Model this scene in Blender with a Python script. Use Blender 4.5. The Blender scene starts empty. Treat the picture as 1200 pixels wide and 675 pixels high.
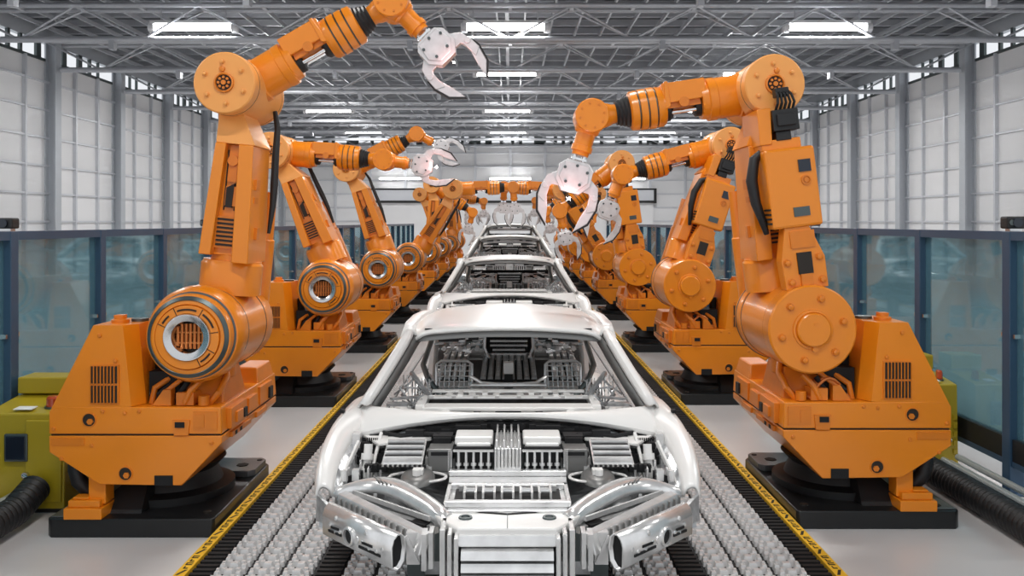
import bpy, math, random
from mathutils import Matrix, Vector
random.seed(7)
PI = math.pi
S = bpy.context.scene
COL = S.collection

# ------------------------------------------------------------------ materials
def mat(name, color, rough=0.5, metal=0.0, coat=0.0, bump=0.0, bscale=40, var=0.0, vscale=3.0, spec=0.5, detail=3):
    m = bpy.data.materials.new(name); m.use_nodes = True
    nt = m.node_tree; b = nt.nodes['Principled BSDF']
    b.inputs['Base Color'].default_value = (*color, 1)
    b.inputs['Roughness'].default_value = rough
    b.inputs['Metallic'].default_value = metal
    b.inputs['Specular IOR Level'].default_value = spec
    if coat:
        b.inputs['Coat Weight'].default_value = coat
        b.inputs['Coat Roughness'].default_value = 0.12
    tc = nt.nodes.new('ShaderNodeTexCoord')
    if var:
        n = nt.nodes.new('ShaderNodeTexNoise'); n.inputs['Scale'].default_value = vscale; n.inputs['Detail'].default_value = detail
        nt.links.new(tc.outputs['Object'], n.inputs['Vector'])
        mx = nt.nodes.new('ShaderNodeMix'); mx.data_type = 'RGBA'
        mx.inputs[6].default_value = (*[c * (1 - var) for c in color], 1)
        mx.inputs[7].default_value = (*[min(1, c * (1 + var)) for c in color], 1)
        nt.links.new(n.outputs['Fac'], mx.inputs[0]); nt.links.new(mx.outputs[2], b.inputs['Base Color'])
    if bump:
        n2 = nt.nodes.new('ShaderNodeTexNoise'); n2.inputs['Scale'].default_value = bscale
        nt.links.new(tc.outputs['Object'], n2.inputs['Vector'])
        bp = nt.nodes.new('ShaderNodeBump'); bp.inputs['Strength'].default_value = bump
        bp.inputs['Distance'].default_value = 0.01
        nt.links.new(n2.outputs['Fac'], bp.inputs['Height']); nt.links.new(bp.outputs['Normal'], b.inputs['Normal'])
    return m

def emis(name, color, strength):
    m = bpy.data.materials.new(name); m.use_nodes = True
    b = m.node_tree.nodes['Principled BSDF']
    b.inputs['Base Color'].default_value = (*color, 1)
    b.inputs['Emission Color'].default_value = (*color, 1)
    b.inputs['Emission Strength'].default_value = strength
    return m

M = {}
M['orange'] = mat('orange_paint', (0.82, 0.245, 0.008), 0.30, 0, 0.2, var=0.07, vscale=2.5)
M['orange2'] = mat('orange_paint_worn', (0.72, 0.20, 0.008), 0.38, 0, 0.12, var=0.15, vscale=8)
M['matt'] = mat('orange_paint_matt', (0.80, 0.25, 0.012), 0.65, spec=0.3, var=0.08, vscale=4)
M['peach'] = mat('orange_paint_pale', (0.86, 0.36, 0.085), 0.45, 0, 0.15, var=0.05, vscale=4)  # paler orange for elbow drums, small bolts and left top wedge
M['black'] = mat('black_rubber', (0.009, 0.009, 0.010), 0.5)
M['pad'] = mat('grey_sheen_steel', (0.11, 0.115, 0.12), 0.3, 0.3, var=0.3, vscale=6)  # grey reflection on the glossy black plate, put into the pad colour
M['plate'] = mat('black_steel', (0.016, 0.017, 0.018), 0.30, 0.2, var=0.3, vscale=5)
M['dark'] = mat('dark_gap', (0.02, 0.014, 0.01), 0.7)
M['copper'] = mat('copper_coil', (0.62, 0.20, 0.05), 0.35, 0.6)
M['steel'] = mat('brushed_steel', (0.62, 0.62, 0.62), 0.22, 1.0)
M['steel_dark'] = mat('dark_steel', (0.10, 0.12, 0.12), 0.35, 0.7)
M['rod'] = mat('chrome_rod', (0.8, 0.8, 0.8), 0.12, 1.0)
M['grip'] = mat('white_gripper', (0.66, 0.64, 0.64), 0.3, 0.5, 0.2, var=0.22, vscale=16)
M['white'] = mat('primer_white_steel', (0.82, 0.81, 0.79), 0.30, 0.05, 0.3)
M['silver'] = mat('silver_steel', (0.80, 0.80, 0.79), 0.24, 0.6, 0, bump=0.12, bscale=9, var=0.30, vscale=14)
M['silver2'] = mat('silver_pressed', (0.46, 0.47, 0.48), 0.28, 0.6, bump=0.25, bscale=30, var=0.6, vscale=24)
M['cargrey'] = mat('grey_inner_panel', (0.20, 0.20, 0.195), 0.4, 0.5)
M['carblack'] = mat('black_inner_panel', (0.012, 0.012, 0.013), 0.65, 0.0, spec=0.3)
M['chain'] = mat('chain_plastic', (0.74, 0.74, 0.74), 0.28, 0.25)
M['chainbed'] = mat('chain_bed', (0.02, 0.02, 0.022), 0.5, 0.4)
M['yellow'] = mat('yellow_guard', (0.90, 0.52, 0.035), 0.4, var=0.12, vscale=20)
M['blue'] = mat('blue_fence_paint', (0.032, 0.075, 0.135), 0.38, 0.1, 0.1)
M['floor'] = mat('epoxy_floor', (0.73, 0.71, 0.705), 0.26, 0, 0, var=0.10, vscale=0.6)
M['wall'] = mat('wall_panel', (0.84, 0.845, 0.86), 0.5, var=0.05, vscale=0.5)
M['rail'] = mat('wall_rail', (0.66, 0.68, 0.72), 0.35, 0.3)
M['column'] = mat('grey_column', (0.50, 0.53, 0.57), 0.4, 0.3)
M['truss'] = mat('truss_steel', (0.54, 0.56, 0.60), 0.35, 0.4)
M['deck'] = mat('roof_deck', (0.085, 0.095, 0.105), 0.42, 0.3, var=0.2, vscale=0.8)
M['yg'] = mat('yellow_green_paint', (0.42, 0.31, 0.012), 0.4, 0, 0.1, var=0.08)
M['screen'] = mat('dark_screen', (0.012, 0.018, 0.03), 0.12)
M['red'] = mat('red_beacon', (0.45, 0.06, 0.015), 0.2, coat=0.5)
M['lampwhite'] = mat('lamp_housing', (0.75, 0.76, 0.78), 0.3)
M['tube'] = emis('lamp_tube', (1, 0.99, 0.97), 16)
M['spark'] = emis('weld_spark', (1, 0.75, 0.7), 60)
M['pipe'] = mat('pale_pipe', (0.50, 0.55, 0.55), 0.3, 0.5)
M['paper'] = mat('white_paper', (0.8, 0.8, 0.78), 0.6)

def glass_mat():
    m = bpy.data.materials.new('tinted_glass'); m.use_nodes = True
    nt = m.node_tree; nt.nodes.clear()
    out = nt.nodes.new('ShaderNodeOutputMaterial')
    tr = nt.nodes.new('ShaderNodeBsdfTransparent'); tr.inputs[0].default_value = (0.50, 0.64, 0.68, 1)
    gl = nt.nodes.new('ShaderNodeBsdfGlossy'); gl.inputs['Roughness'].default_value = 0.04
    gl.inputs['Color'].default_value = (0.8, 0.95, 1.0, 1)
    df = nt.nodes.new('ShaderNodeBsdfDiffuse'); df.inputs[0].default_value = (0.20, 0.38, 0.44, 1)
    tl = nt.nodes.new('ShaderNodeBsdfTranslucent'); tl.inputs[0].default_value = (0.20, 0.38, 0.44, 1)
    fr = nt.nodes.new('ShaderNodeLayerWeight'); fr.inputs[0].default_value = 0.5
    pw = nt.nodes.new('ShaderNodeMath'); pw.operation = 'POWER'; pw.inputs[1].default_value = 3.0
    ml = nt.nodes.new('ShaderNodeMath'); ml.operation = 'MULTIPLY_ADD'; ml.inputs[1].default_value = 0.5; ml.inputs[2].default_value = 0.05
    nt.links.new(fr.outputs['Facing'], pw.inputs[0]); nt.links.new(pw.outputs[0], ml.inputs[0])
    m0 = nt.nodes.new('ShaderNodeMixShader'); m1 = nt.nodes.new('ShaderNodeMixShader'); m2 = nt.nodes.new('ShaderNodeMixShader')
    m2.inputs[0].default_value = 0.30
    nt.links.new(df.outputs[0], m0.inputs[1]); nt.links.new(tl.outputs[0], m0.inputs[2])
    nt.links.new(tr.outputs[0], m2.inputs[1]); nt.links.new(m0.outputs[0], m2.inputs[2])
    nt.links.new(ml.outputs[0], m1.inputs[0]); nt.links.new(m2.outputs[0], m1.inputs[1]); nt.links.new(gl.outputs[0], m1.inputs[2])
    nt.links.new(m1.outputs[0], out.inputs[0])
    return m
M['glass'] = glass_mat()

# ------------------------------------------------------------------ mesh builder
class MB:
    def __init__(s): s.v = []; s.f = []; s.mi = []; s.cur = 0; s.st = []; s.sf = []
    def add(s, vs, fs):
        s.st.append(len(s.v)); s.sf.append(len(s.f))
        n = len(s.v); s.v += [tuple(p) for p in vs]
        for f in fs: s.f.append([n + i for i in f]); s.mi.append(s.cur)
        return s
    def box(s, x0, x1, y0, y1, z0, z1):
        return s.add([(x0,y0,z0),(x1,y0,z0),(x1,y1,z0),(x0,y1,z0),(x0,y0,z1),(x1,y0,z1),(x1,y1,z1),(x0,y1,z1)],
                     [(3,2,1,0),(4,5,6,7),(0,1,5,4),(1,2,6,5),(2,3,7,6),(3,0,4,7)])
    def hexa(s, p):  # 8 points, bottom 4 then top 4
        return s.add(p, [(3,2,1,0),(4,5,6,7),(0,1,5,4),(1,2,6,5),(2,3,7,6),(3,0,4,7)])
    def frust(s, cx, cy, z0, z1, hx, hy, t):
        a, b = hx * t, hy * t
        return s.add([(cx-hx,cy-hy,z0),(cx+hx,cy-hy,z0),(cx+hx,cy+hy,z0),(cx-hx,cy+hy,z0),
                      (cx-a,cy-b,z1),(cx+a,cy-b,z1),(cx+a,cy+b,z1),(cx-a,cy+b,z1)],
                     [(4,5,6,7),(0,1,5,4),(1,2,6,5),(2,3,7,6),(3,0,4,7)])
    def beam(s, a, b, w, h, up=(0,0,1)):
        a = Vector(a); b = Vector(b); d = (b - a).normalized(); u = Vector(up)
        if abs(d.dot(u)) > 0.98: u = Vector((0,1,0)) if abs(d.y) < 0.9 else Vector((1,0,0))
        r = d.cross(u).normalized(); u = r.cross(d).normalized()
        p = []
        for q in (a, b):
            p += [q - r*w/2 - u*h/2, q + r*w/2 - u*h/2, q + r*w/2 + u*h/2, q - r*w/2 + u*h/2]
        return s.add(p, [(0,1,2,3),(7,6,5,4),(4,5,1,0),(5,6,2,1),(6,7,3,2),(7,4,0,3)])
    def prism(s, poly, y0, y1):   # polygon in (x,z), extruded in y
        n = len(poly)
        area = sum(poly[i][0]*poly[(i+1)%n][1]-poly[(i+1)%n][0]*poly[i][1] for i in range(n))
        if area < 0: poly = poly[::-1]
        vs = [(x,y0,z) for x,z in poly] + [(x,y1,z) for x,z in poly]
        fs = [tuple(range(n)), tuple(range(2*n-1, n-1, -1))]
        for i in range(n):
            j = (i+1) % n; fs.append((i, n+i, n+j, j))
        return s.add(vs, fs)
    def prismz(s, poly, z0, z1):
        n = len(poly)
        area = sum(poly[i][0]*poly[(i+1)%n][1]-poly[(i+1)%n][0]*poly[i][1] for i in range(n))
        if area < 0: poly = poly[::-1]
        vs = [(x,y,z0) for x,y in poly] + [(x,y,z1) for x,y in poly]
        fs = [tuple(range(n-1,-1,-1)), tuple(range(n, 2*n))]
        for i in range(n):
            j = (i+1) % n; fs.append((i, j, n+j, n+i))
        return s.add(vs, fs)
    def lathe(s, o, ax, prof, n=32, cap=True, scale=(1,1)):  # prof: list of (t along ax, r)
        o = Vector(o); ax = Vector(ax).normalized()
        u = Vector((0,0,1)) if abs(ax.z) < 0.9 else Vector((1,0,0))
        e1 = ax.cross(u).normalized(); e2 = ax.cross(e1).normalized()
        vs = []; fs = []
        for t, r in prof:
            for k in range(n):
                a = 2*PI*k/n
                vs.append(o + ax*t + e1*(r*math.cos(a)*scale[0]) + e2*(r*math.sin(a)*scale[1]))
        for i in range(len(prof)-1):
            for k in range(n):
                k2 = (k+1) % n
                fs.append((i*n+k, i*n+k2, (i+1)*n+k2, (i+1)*n+k))
        if cap:
            fs.append(tuple(range(n-1,-1,-1))); fs.append(tuple((len(prof)-1)*n+k for k in range(n)))
        return s.add(vs, fs)
    def cyl(s, a, b, r, n=24, r2=None):
        a = Vector(a); b = Vector(b)
        return s.lathe(a, b-a, [(0,r),((b-a).length, r if r2 is None else r2)], n)
    def tube(s, pts, r, n=10, closed=False):
        pts = [Vector(p) for p in pts]; vs = []; fs = []; m = len(pts)
        prev = None
        for i, p in enumerate(pts):
            d = (pts[min(i+1,m-1)] - pts[max(i-1,0)]).normalized()
            if prev is None:
                u = Vector((0,0,1)) if abs(d.z) < 0.9 else Vector((1,0,0))
                e1 = d.cross(u).normalized()
            else: e1 = (prev - d*prev.dot(d)).normalized()
            prev = e1; e2 = d.cross(e1)
            rr = r[i] if isinstance(r, (list,tuple)) else r
            for k in range(n):
                a = 2*PI*k/n; vs.append(p + e1*rr*math.cos(a) + e2*rr*math.sin(a))
        for i in range(m-1):
            for k in range(n):
                k2 = (k+1)%n; fs.append((i*n+k, i*n+k2, (i+1)*n+k2, (i+1)*n+k))
        fs.append(tuple(range(n-1,-1,-1))); fs.append(tuple((m-1)*n+k for k in range(n)))
        return s.add(vs, fs)
    def grid(s, rows):
        n = len(rows[0]); vs = [p for r in rows for p in r]; fs = []
        for i in range(len(rows)-1):
            for k in range(n-1):
                fs.append((i*n+k, i*n+k+1, (i+1)*n+k+1, (i+1)*n+k))
        return s.add(vs, fs)
    def mirror(s):
        vs = [(-x,y,z) for x,y,z in s.v]; n = len(s.v)
        f2 = [[n+i for i in reversed(f)] for f in s.f]
        s.st += [q+n for q in s.st]; s.sf += [q+len(s.f) for q in s.sf]
        s.v += vs; s.f += f2; s.mi += list(s.mi); return s
    def meshes(s, name, mats, m=1, smooth=35):
        out = []
        for k in range(len(s.st)):
            v0 = s.st[k]; v1 = s.st[k+1] if k+1 < len(s.st) else len(s.v)
            f0 = s.sf[k]; f1 = s.sf[k+1] if k+1 < len(s.st) else len(s.f)
            c = MB(); c.v = s.v[v0:v1]; c.f = [[i-v0 for i in f] for f in s.f[f0:f1]]; c.mi = s.mi[f0:f1]
            out.append(c.mesh(name, mats, m, smooth))
        return out
    def mesh(s, name, mats, m=1, smooth=35, ox=(0,0,0)):
        vs = [((x-ox[0])*m, y-ox[1], z-ox[2]) for x,y,z in s.v]
        fs = s.f if m > 0 else [list(reversed(f)) for f in s.f]
        me = bpy.data.meshes.new(name); me.from_pydata(vs, [], fs)
        if not isinstance(mats, (list,tuple)): mats = [mats]
        for q in mats: me.materials.append(M[q])
        if len(mats) > 1: me.polygons.foreach_set('material_index', s.mi)
        me.update()
        if smooth:
            me.polygons.foreach_set('use_smooth', [True]*len(me.polygons))
            me.set_sharp_from_angle(angle=math.radians(smooth))
        return me

def link(name, me, parent=None, mtx=None, bevel=0.0, solid=0.0, sub=0):
    if isinstance(me, list):
        return [link(name, q, parent, mtx, bevel, solid, sub) for q in me][0]
    o = bpy.data.objects.new(name, me); COL.objects.link(o)
    if parent is not None: o.parent = parent
    if mtx is not None: o.matrix_local = mtx
    if sub:
        q = o.modifiers.new('sub', 'SUBSURF'); q.levels = sub; q.render_levels = sub
    if solid:
        q = o.modifiers.new('solid', 'SOLIDIFY'); q.thickness = solid; q.offset = 0
    if bevel:
        q = o.modifiers.new('bev', 'BEVEL'); q.width = bevel; q.segments = 2; q.limit_method = 'ANGLE'; q.angle_limit = math.radians(40)
        q.harden_normals = False
    return o
def empty(name, loc, label=None, cat=None, group=None):
    o = bpy.data.objects.new(name, None); COL.objects.link(o); o.location = loc; o.empty_display_size = 0.1
    tag(o, label, cat, group); return o
def tag(o, label=None, cat=None, group=None, kind=None):
    if label: o['label'] = label
    if cat: o['category'] = cat
    if group: o['group'] = group
    if kind: o['kind'] = kind
    return o
def T(x, y, z): return Matrix.Translation((x, y, z))
def RY(a): return Matrix.Rotation(a, 4, 'Y')
def D(a): return math.radians(a)

# ------------------------------------------------------------------ hall
WX = 17.2; BACK = 64.7; Z0 = -4.0; EYE = 2.0
f = link('floor', MB().box(-WX-0.3, WX+0.3, Z0-4, BACK+0.3, -0.3, 0.0).mesh('floor', 'floor', smooth=0)); tag(f, kind='structure')
COLS_Y = [31.7 + 5.3*k for k in range(-6, 7)]
for side, sx in (('left', -1), ('right', 1)):
    b = MB(); b.box(sx*WX, sx*(WX+0.25), Z0, BACK, 0, 7.95)
    w = link('wall_'+side, b.mesh('wall', 'wall', smooth=0)); tag(w, kind='structure')
    rl = MB(); h = 0.98
    while h < 7.9:
        rl.box(sx*(WX-0.10), sx*WX, Z0, BACK, h-0.035, h+0.035); h += 1.03
    link('wall_rail', rl.mesh('wall_rail', 'rail', smooth=0), w)
    st = MB()
    for y in COLS_Y:
        for q in (0.36, 0.70):
            yy = y + 5.3*q
            if yy < BACK: st.box(sx*(WX-0.13), sx*WX, yy-0.05, yy+0.05, 0, 7.95)
    link('wall_stud', st.mesh('wall_stud', 'rail', smooth=0), w)
    for y in COLS_Y:
        c = MB(); c.box(sx*(WX-0.42), sx*(WX-0.36), y-0.2, y+0.2, 0, 8.7); c.box(sx*(WX-0.36), sx*(WX-0.06), y-0.03, y+0.03, 0, 8.7); c.box(sx*(WX-0.06), sx*WX, y-0.2, y+0.2, 0, 8.7)
        link('steel_column', c.mesh('column', 'column', smooth=0), w)
    # clerestory strip
    cl = MB(); cl.box(sx*(WX-0.05), sx*(WX+0.2), Z0, BACK, 7.92, 8.02); link('wall_band', MB().box(sx*(WX-0.05), sx*(WX+0.2), Z0, BACK, 8.62, 9.3).mesh('band', 'column', smooth=0), w)
    y = Z0; rr = random.Random(3)
    while y < BACK:
        wd = rr.choice((0.08, 0.14, 0.3)); cl.box(sx*(WX-0.05), sx*(WX+0.05), y, min(BACK, y+wd), 8.0, 8.65); y += wd + rr.choice((0.6, 0.9, 0.6, 1.3))
    fr = link('window_%d' % (1 if sx < 0 else 2), cl.mesh('clerestory', 'steel_dark', smooth=0)); tag(fr, kind='structure')
# back wall
b = MB(); b.box(-WX, WX, BACK, BACK+0.3, 0, 8.0)
w = link('wall_back', b.mesh('wall', 'wall', smooth=0)); tag(w, kind='structure')
b = MB()
for k in range(-6, 7): b.box(k*2.65-0.09, k*2.65+0.09, BACK-0.15, BACK, 0, 8.0)
for k in range(1, 8): b.box(-WX, WX, BACK-0.1, BACK, k*1.03-0.04, k*1.03+0.04)
link('wall_rail', b.mesh('wall_rail', 'rail', smooth=0), w)
b = MB(); b.box(-WX, WX, BACK-0.3, BACK, 7.65, 7.85); b.box(-WX, WX, BACK-0.3, BACK, 8.45, 9.3)
link('window_header', b.mesh('hd', 'truss', smooth=0), w)
b = MB(); x = -WX; rr = random.Random(5)
while x < WX:
    wd = rr.choice((0.25, 0.5, 0.9)); b.box(x, x+wd, BACK, BACK+0.1, 7.85, 8.45); x += wd + rr.choice((0.35, 0.6, 0.9))
fr = link('window_3', b.mesh('clerestory', 'steel_dark', smooth=0)); tag(fr, kind='structure')
# wide roller door on the back wall
dr = empty('door_1', (0, BACK-0.16, 0)); dr['kind'] = 'structure'
b = MB(); b.box(-10.7, 10.8, -0.12, 0.0, 0, 3.45)
for k in range(1, 6): b.box(-10.7, 10.8, -0.14, -0.12, k*0.58-0.02, k*0.58+0.02)
link('door_panel', b.mesh('dp', 'wall', smooth=0), dr)
b = MB(); b.box(-10.7, 10.8, -0.35, 0, 3.55, 4.4); link('door_header', b.mesh('dh', 'rail', smooth=0), dr)
b = MB(); b.box(-10.9, 11.0, -0.4, 0, 4.4, 4.52); b.box(-10.9, 11.0, -0.4, 0, 3.43, 3.60)
for q in (-10.9, -6.0, 7.3, 10.85): b.box(q, q+0.15, -0.42, 0, 3.4, 4.52)
b.box(7.3, 7.36, -0.42, 0, 0, 3.5)
link('door_frame', b.mesh('df', 'black', smooth=0), dr)
for i, (x, nm) in enumerate(((-8.3, 'left'), (0.0, 'middle'), (8.6, 'right'))):
    t = empty('wall_lamp', (x, BACK-0.5, 5.25), '%s wall tube lamp glowing above the wide door on the far wall' % nm, 'lamp', 'tube lamps on the far wall')
    link('lamp_tube', MB().cyl((-1.5,0,0),(1.5,0,0),0.07,12).mesh('t', 'tube'), t)
    link('lamp_bracket', MB().box(-1.6,1.6,0.08,0.4,-0.08,0.08).mesh('t', 'lampwhite', smooth=0), t)

# roof
rf = link('ceiling', MB().box(-WX-0.3, WX+0.3, Z0, BACK+0.3, 9.3, 9.4).mesh('ceiling', 'deck', smooth=0)); tag(rf, kind='structure')
b = MB(); y = Z0+0.4
while y < BACK:
    b.box(-WX, WX, y-0.05, y+0.05, 9.08, 9.3); y += 1.325
link('roof_purlin', b.mesh('purlin', 'truss', smooth=0), rf)
b = MB(); x = -WX+0.6
while x < WX:
    b.box(x-0.03, x+0.03, Z0, BACK, 8.92, 9.06); x += 0.95
link('roof_rod', b.mesh('rod', 'truss', smooth=0), rf)
b = MB(); b.box(-0.17, -0.05, Z0, BACK, 8.75, 8.9); link('ridge_beam', b.mesh('ridge', 'truss', smooth=0), rf)
def truss(y):
    b = MB(); hb, ht = 7.64, 8.62
    b.cyl((-WX+0.5, y, hb), (WX-0.5, y, hb), 0.10, 12)
    b.cyl((-WX+0.3, y+0.3, ht), (WX-0.3, y+0.3, ht), 0.08, 10); b.cyl((-WX+0.3, y-0.3, ht), (WX-0.3, y-0.3, ht), 0.08, 10)
    n = 9; dx = 1.9
    for i in range(-n+1, n):
        x = i*dx
        if i % 2 == 0:
            for s in (-1, 1):
                for q in (-0.3, 0.3):
                    if abs(x+s*dx) < WX: b.cyl((x, y, hb), (x+s*dx, y+q, ht), 0.035, 6)
        b.box(x-0.06, x+0.06, y-0.3, y+0.3, ht-0.04, ht+0.04)
    for x in (-12.3, -6.5, -3.1, 4.7, 11.9): b.box(x-0.08, x+0.08, y-0.12, y+0.12, hb-0.32, hb-0.05)
    return b.mesh('truss', 'truss')
tm = truss(0)
for y in COLS_Y:
    if y > 4: o = link('ceiling_beam', tm); o.location.y = y; tag(o, kind='structure')
tub = MB().cyl((-1.18,0,0),(1.18,0,0),0.085,16).mesh('lamp_tube', 'tube')
cap = MB().lathe((0,0,0),(1,0,0),[(0,0.10),(0.02,0.16),(0.17,0.16),(0.2,0.12)],16).mesh('end_cap', 'lampwhite')
hsg = MB().box(-1.3,1.3,-0.14,0.14,0.12,0.2).mesh('lamp_tray', 'lampwhite', smooth=0)
hang = MB().cyl((0,0,0.2),(0,0,0.9),0.02,8).mesh('hanger', 'truss')
LAMPY = [1.0, 8.0, 17.0, 26.4, 34.6, 46.1, 57.0]  # first three rows hang out of view, added for overhead light
RN = ['nearest overhead', 'second', 'third', 'fourth', 'fifth', 'farthest']
VIS = {3: 'highest in view', 4: 'second highest in view', 5: 'third highest in view', 6: 'lowest, nearest the far wall'}
for i, y in enumerate(LAMPY):
    for cx, nm in ((-9.8, 'left'), (-0.15, 'middle'), (9.8, 'right')):
        t = empty('ceiling_lamp', (cx, y, 8.0), 'tube lamp hanging under the roof trusses, %s line, %s' % (nm, VIS.get(i, ('unseen, added above the camera', 'unseen, added above the second robots', 'unseen, added above the fourth robots')[min(i, 2)])), 'lamp', 'tube lamps under the roof')
        link('lamp_tube', tub, t); link('end_cap', cap, t, T(1.18,0,0)); link('end_cap', cap, t, T(-1.18,0,0) @ Matrix.Rotation(PI, 4, 'Z'))
        link('lamp_tray', hsg, t)
        L = bpy.data.lights.new('lamp_light', 'AREA'); L.shape = 'RECTANGLE'; L.size = 2.3; L.size_y = 0.18; L.energy = 215 if y < 20 else 255; L.color = (1, .985, .96)
        lo = bpy.data.objects.new('lamp_light', L); COL.objects.link(lo); lo.parent = t; lo.location = (0, 0, -0.17)
        for q in (-1, 1): link('hanger', hang, t, T(q,0,0))

# ------------------------------------------------------------------ conveyor
CY0, CY1 = 1.0, 36.0
bed = empty('chain_conveyor', (0, CY0, 0), 'long floor conveyor of pale chain strips and black ribbed strips under the car bodies', 'conveyor')
link('conveyor_bed', MB().box(-1.785, 1.785, 0, CY1-CY0, 0.0, 0.025).mesh('bed', 'chainbed', smooth=0), bed)
def chain(x0, w):
    b = MB(); n = int((CY1-CY0)/0.10)
    c = x0 + w/2
    for i in range(n):
        y = 0.05 + i*0.10; far = y > 14
        b.frust(c, y, 0.025, 0.066, 0.032, 0.028, 0.62)
        b.frust(c-0.060, y-0.022, 0.03, 0.064, 0.019, 0.020, 0.6); b.frust(c+0.060, y-0.022, 0.03, 0.064, 0.019, 0.020, 0.6)
        if not far:
            b.frust(c-0.040, y+0.035, 0.03, 0.06, 0.016, 0.016, 0.7); b.frust(c+0.040, y+0.035, 0.03, 0.06, 0.016, 0.016, 0.7)
            b.frust(c-0.072, y+0.032, 0.03, 0.058, 0.012, 0.014, 0.7); b.frust(c+0.072, y+0.032, 0.03, 0.058, 0.012, 0.014, 0.7)
    return b.mesh('chain', 'chain', smooth=0)
def ribs(x0, x1, h=0.043):
    b = MB(); b.box(x0, x1, 0, CY1-CY0, 0.025, 0.032); n = int((CY1-CY0)/0.06)
    for i in range(n): b.box(x0, x1, i*0.06+0.012, i*0.06+0.045, 0.03, h)
    return b.mesh('ribs', 'carblack', smooth=0)
for s in (-1, 1):
    for k in range(3):
        x0 = 1.66-0.19*(k+1)
        link('chain_strip', chain(x0 if s > 0 else -x0-0.19, 0.19), bed)
    for (a, c) in ((1.665, 1.785), (0.945, 1.085), (0.42, 0.56)):
        link('ribbed_strip', ribs(*( (a, c) if s > 0 else (-c, -a))), bed)
    for k in range(2):
        x0 = 0.94-0.19*(k+1)
        link('chain_strip', chain(x0 if s > 0 else -x0-0.19, 0.19), bed)
for k in range(-2, 2): link('chain_strip', chain(k*0.2+0.005, 0.19), bed)
for s, nm in ((-1, 'left'), (1, 'right')):
    b = MB()
    g = link('guard_rail', MB().box(-0.032, 0.032, 0, CY1-CY0, 0.0, 0.055).mesh('guard', 'yellow', smooth=0)); g.location = (s*1.825, CY0, 0)
    tag(g, 'yellow strip with black marks edging the conveyor beside the %s row of robots' % nm, 'guard rail', 'yellow guard strips')
    y = 0.1
    while y < CY1-CY0-0.4:
        b.add([(-0.024,y,0.0556),(-0.006,y,0.0556),(0.024,y+0.07,0.0556),(0.006,y+0.07,0.0556)], [(0,1,2,3)])
        for q in range(4):
            yy = y+0.085+q*0.05; ww = 0.013+0.006*(q % 2)
            b.box(-ww, ww, yy, yy+0.014, 0.055, 0.0558); b.box(-ww, -ww+0.008, yy, yy+0.036, 0.055, 0.0558)
            if q % 2: b.box(-ww, ww, yy+0.024, yy+0.036, 0.055, 0.0558)
        y += 0.3
    link('warning_marks', b.mesh('marks', 'dark', smooth=0), g)

# ------------------------------------------------------------------ fences
FX = 3.70
FP = [6.28 + 1.37*k for k in range(-3, 20)]
for s, nm in ((-1, 'left'), (1, 'right')):
    fe = empty('safety_fence', (s*FX, 0, 0), 'blue framed glass safety fence behind the %s row of robots' % nm, 'fence', 'glass safety fences')
    post = MB().box(-0.055,0.055,-0.05,0.05,0,1.93)
    post.box(-0.09,0.09,-0.08,0.08,0,0.02)
    pm = post.mesh('post', 'blue', smooth=0)
    for y in FP: link('post', pm, fe, T(0,y,0), bevel=0.006)
    link('top_rail', MB().box(-0.05,0.05,FP[0],FP[-1],1.865,1.93).mesh('tr', 'blue', smooth=0), fe)
    link('bottom_rail', MB().box(-0.04,0.04,FP[0],FP[-1],0.21,0.25).mesh('br', 'blue', smooth=0), fe)
    link('kick_panel', MB().box(-0.035,0.035,FP[0],FP[-1],0.25,0.41).mesh('kp', 'black', smooth=0), fe)
    gp = MB().box(-0.004,0.004,0.055,1.315,0.41,1.865).mesh('gl', 'glass', smooth=0)
    cp = MB().box(-0.02,0.02,0,0.03,0,0.03).mesh('clip', 'steel', smooth=0)
    for y in FP[:-1]:
        g = link('glass_pane', gp, fe, T(0,y,0)); link('pane_clip', cp, g, T(-s*0.02,0.055,1.15)); link('pane_clip', cp, g, T(-s*0.02,1.28,1.15))
    # pipe trays along the fence foot
    for (ya, yb, wh) in ((3.6, 6.75 if s > 0 else 5.8, 'before the cabinet'), (7.6 if s > 0 else 6.6, 31.0, 'beyond the cabinet')):
        tr = empty('pipe_tray', (s*3.46, ya, 0), 'pale pipes at the foot of the %s glass fence, %s' % (nm, wh), 'pipes', 'pipe trays'); Lg = yb-ya
        link('tray', MB().box(-0.12,0.12,0,Lg,0.02,0.05).mesh('tray', 'blue', smooth=0), tr)
        for k, (px, pz, r) in enumerate(((-0.09,0.10,0.018),(-0.035,0.12,0.022),(0.025,0.10,0.018),(0.08,0.14,0.025))):
            link('pipe', MB().cyl((px,0,pz),(px,Lg,pz),r,10).mesh('pipe', 'pipe'), tr)
        bm = MB().box(-0.12,0.12,0,0.06,0.05,0.17).mesh('br', 'steel_dark', smooth=0)
        k = 0.5
        while k < Lg: link('bracket', bm, tr, T(0,k,0)); k += 1.37
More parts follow.
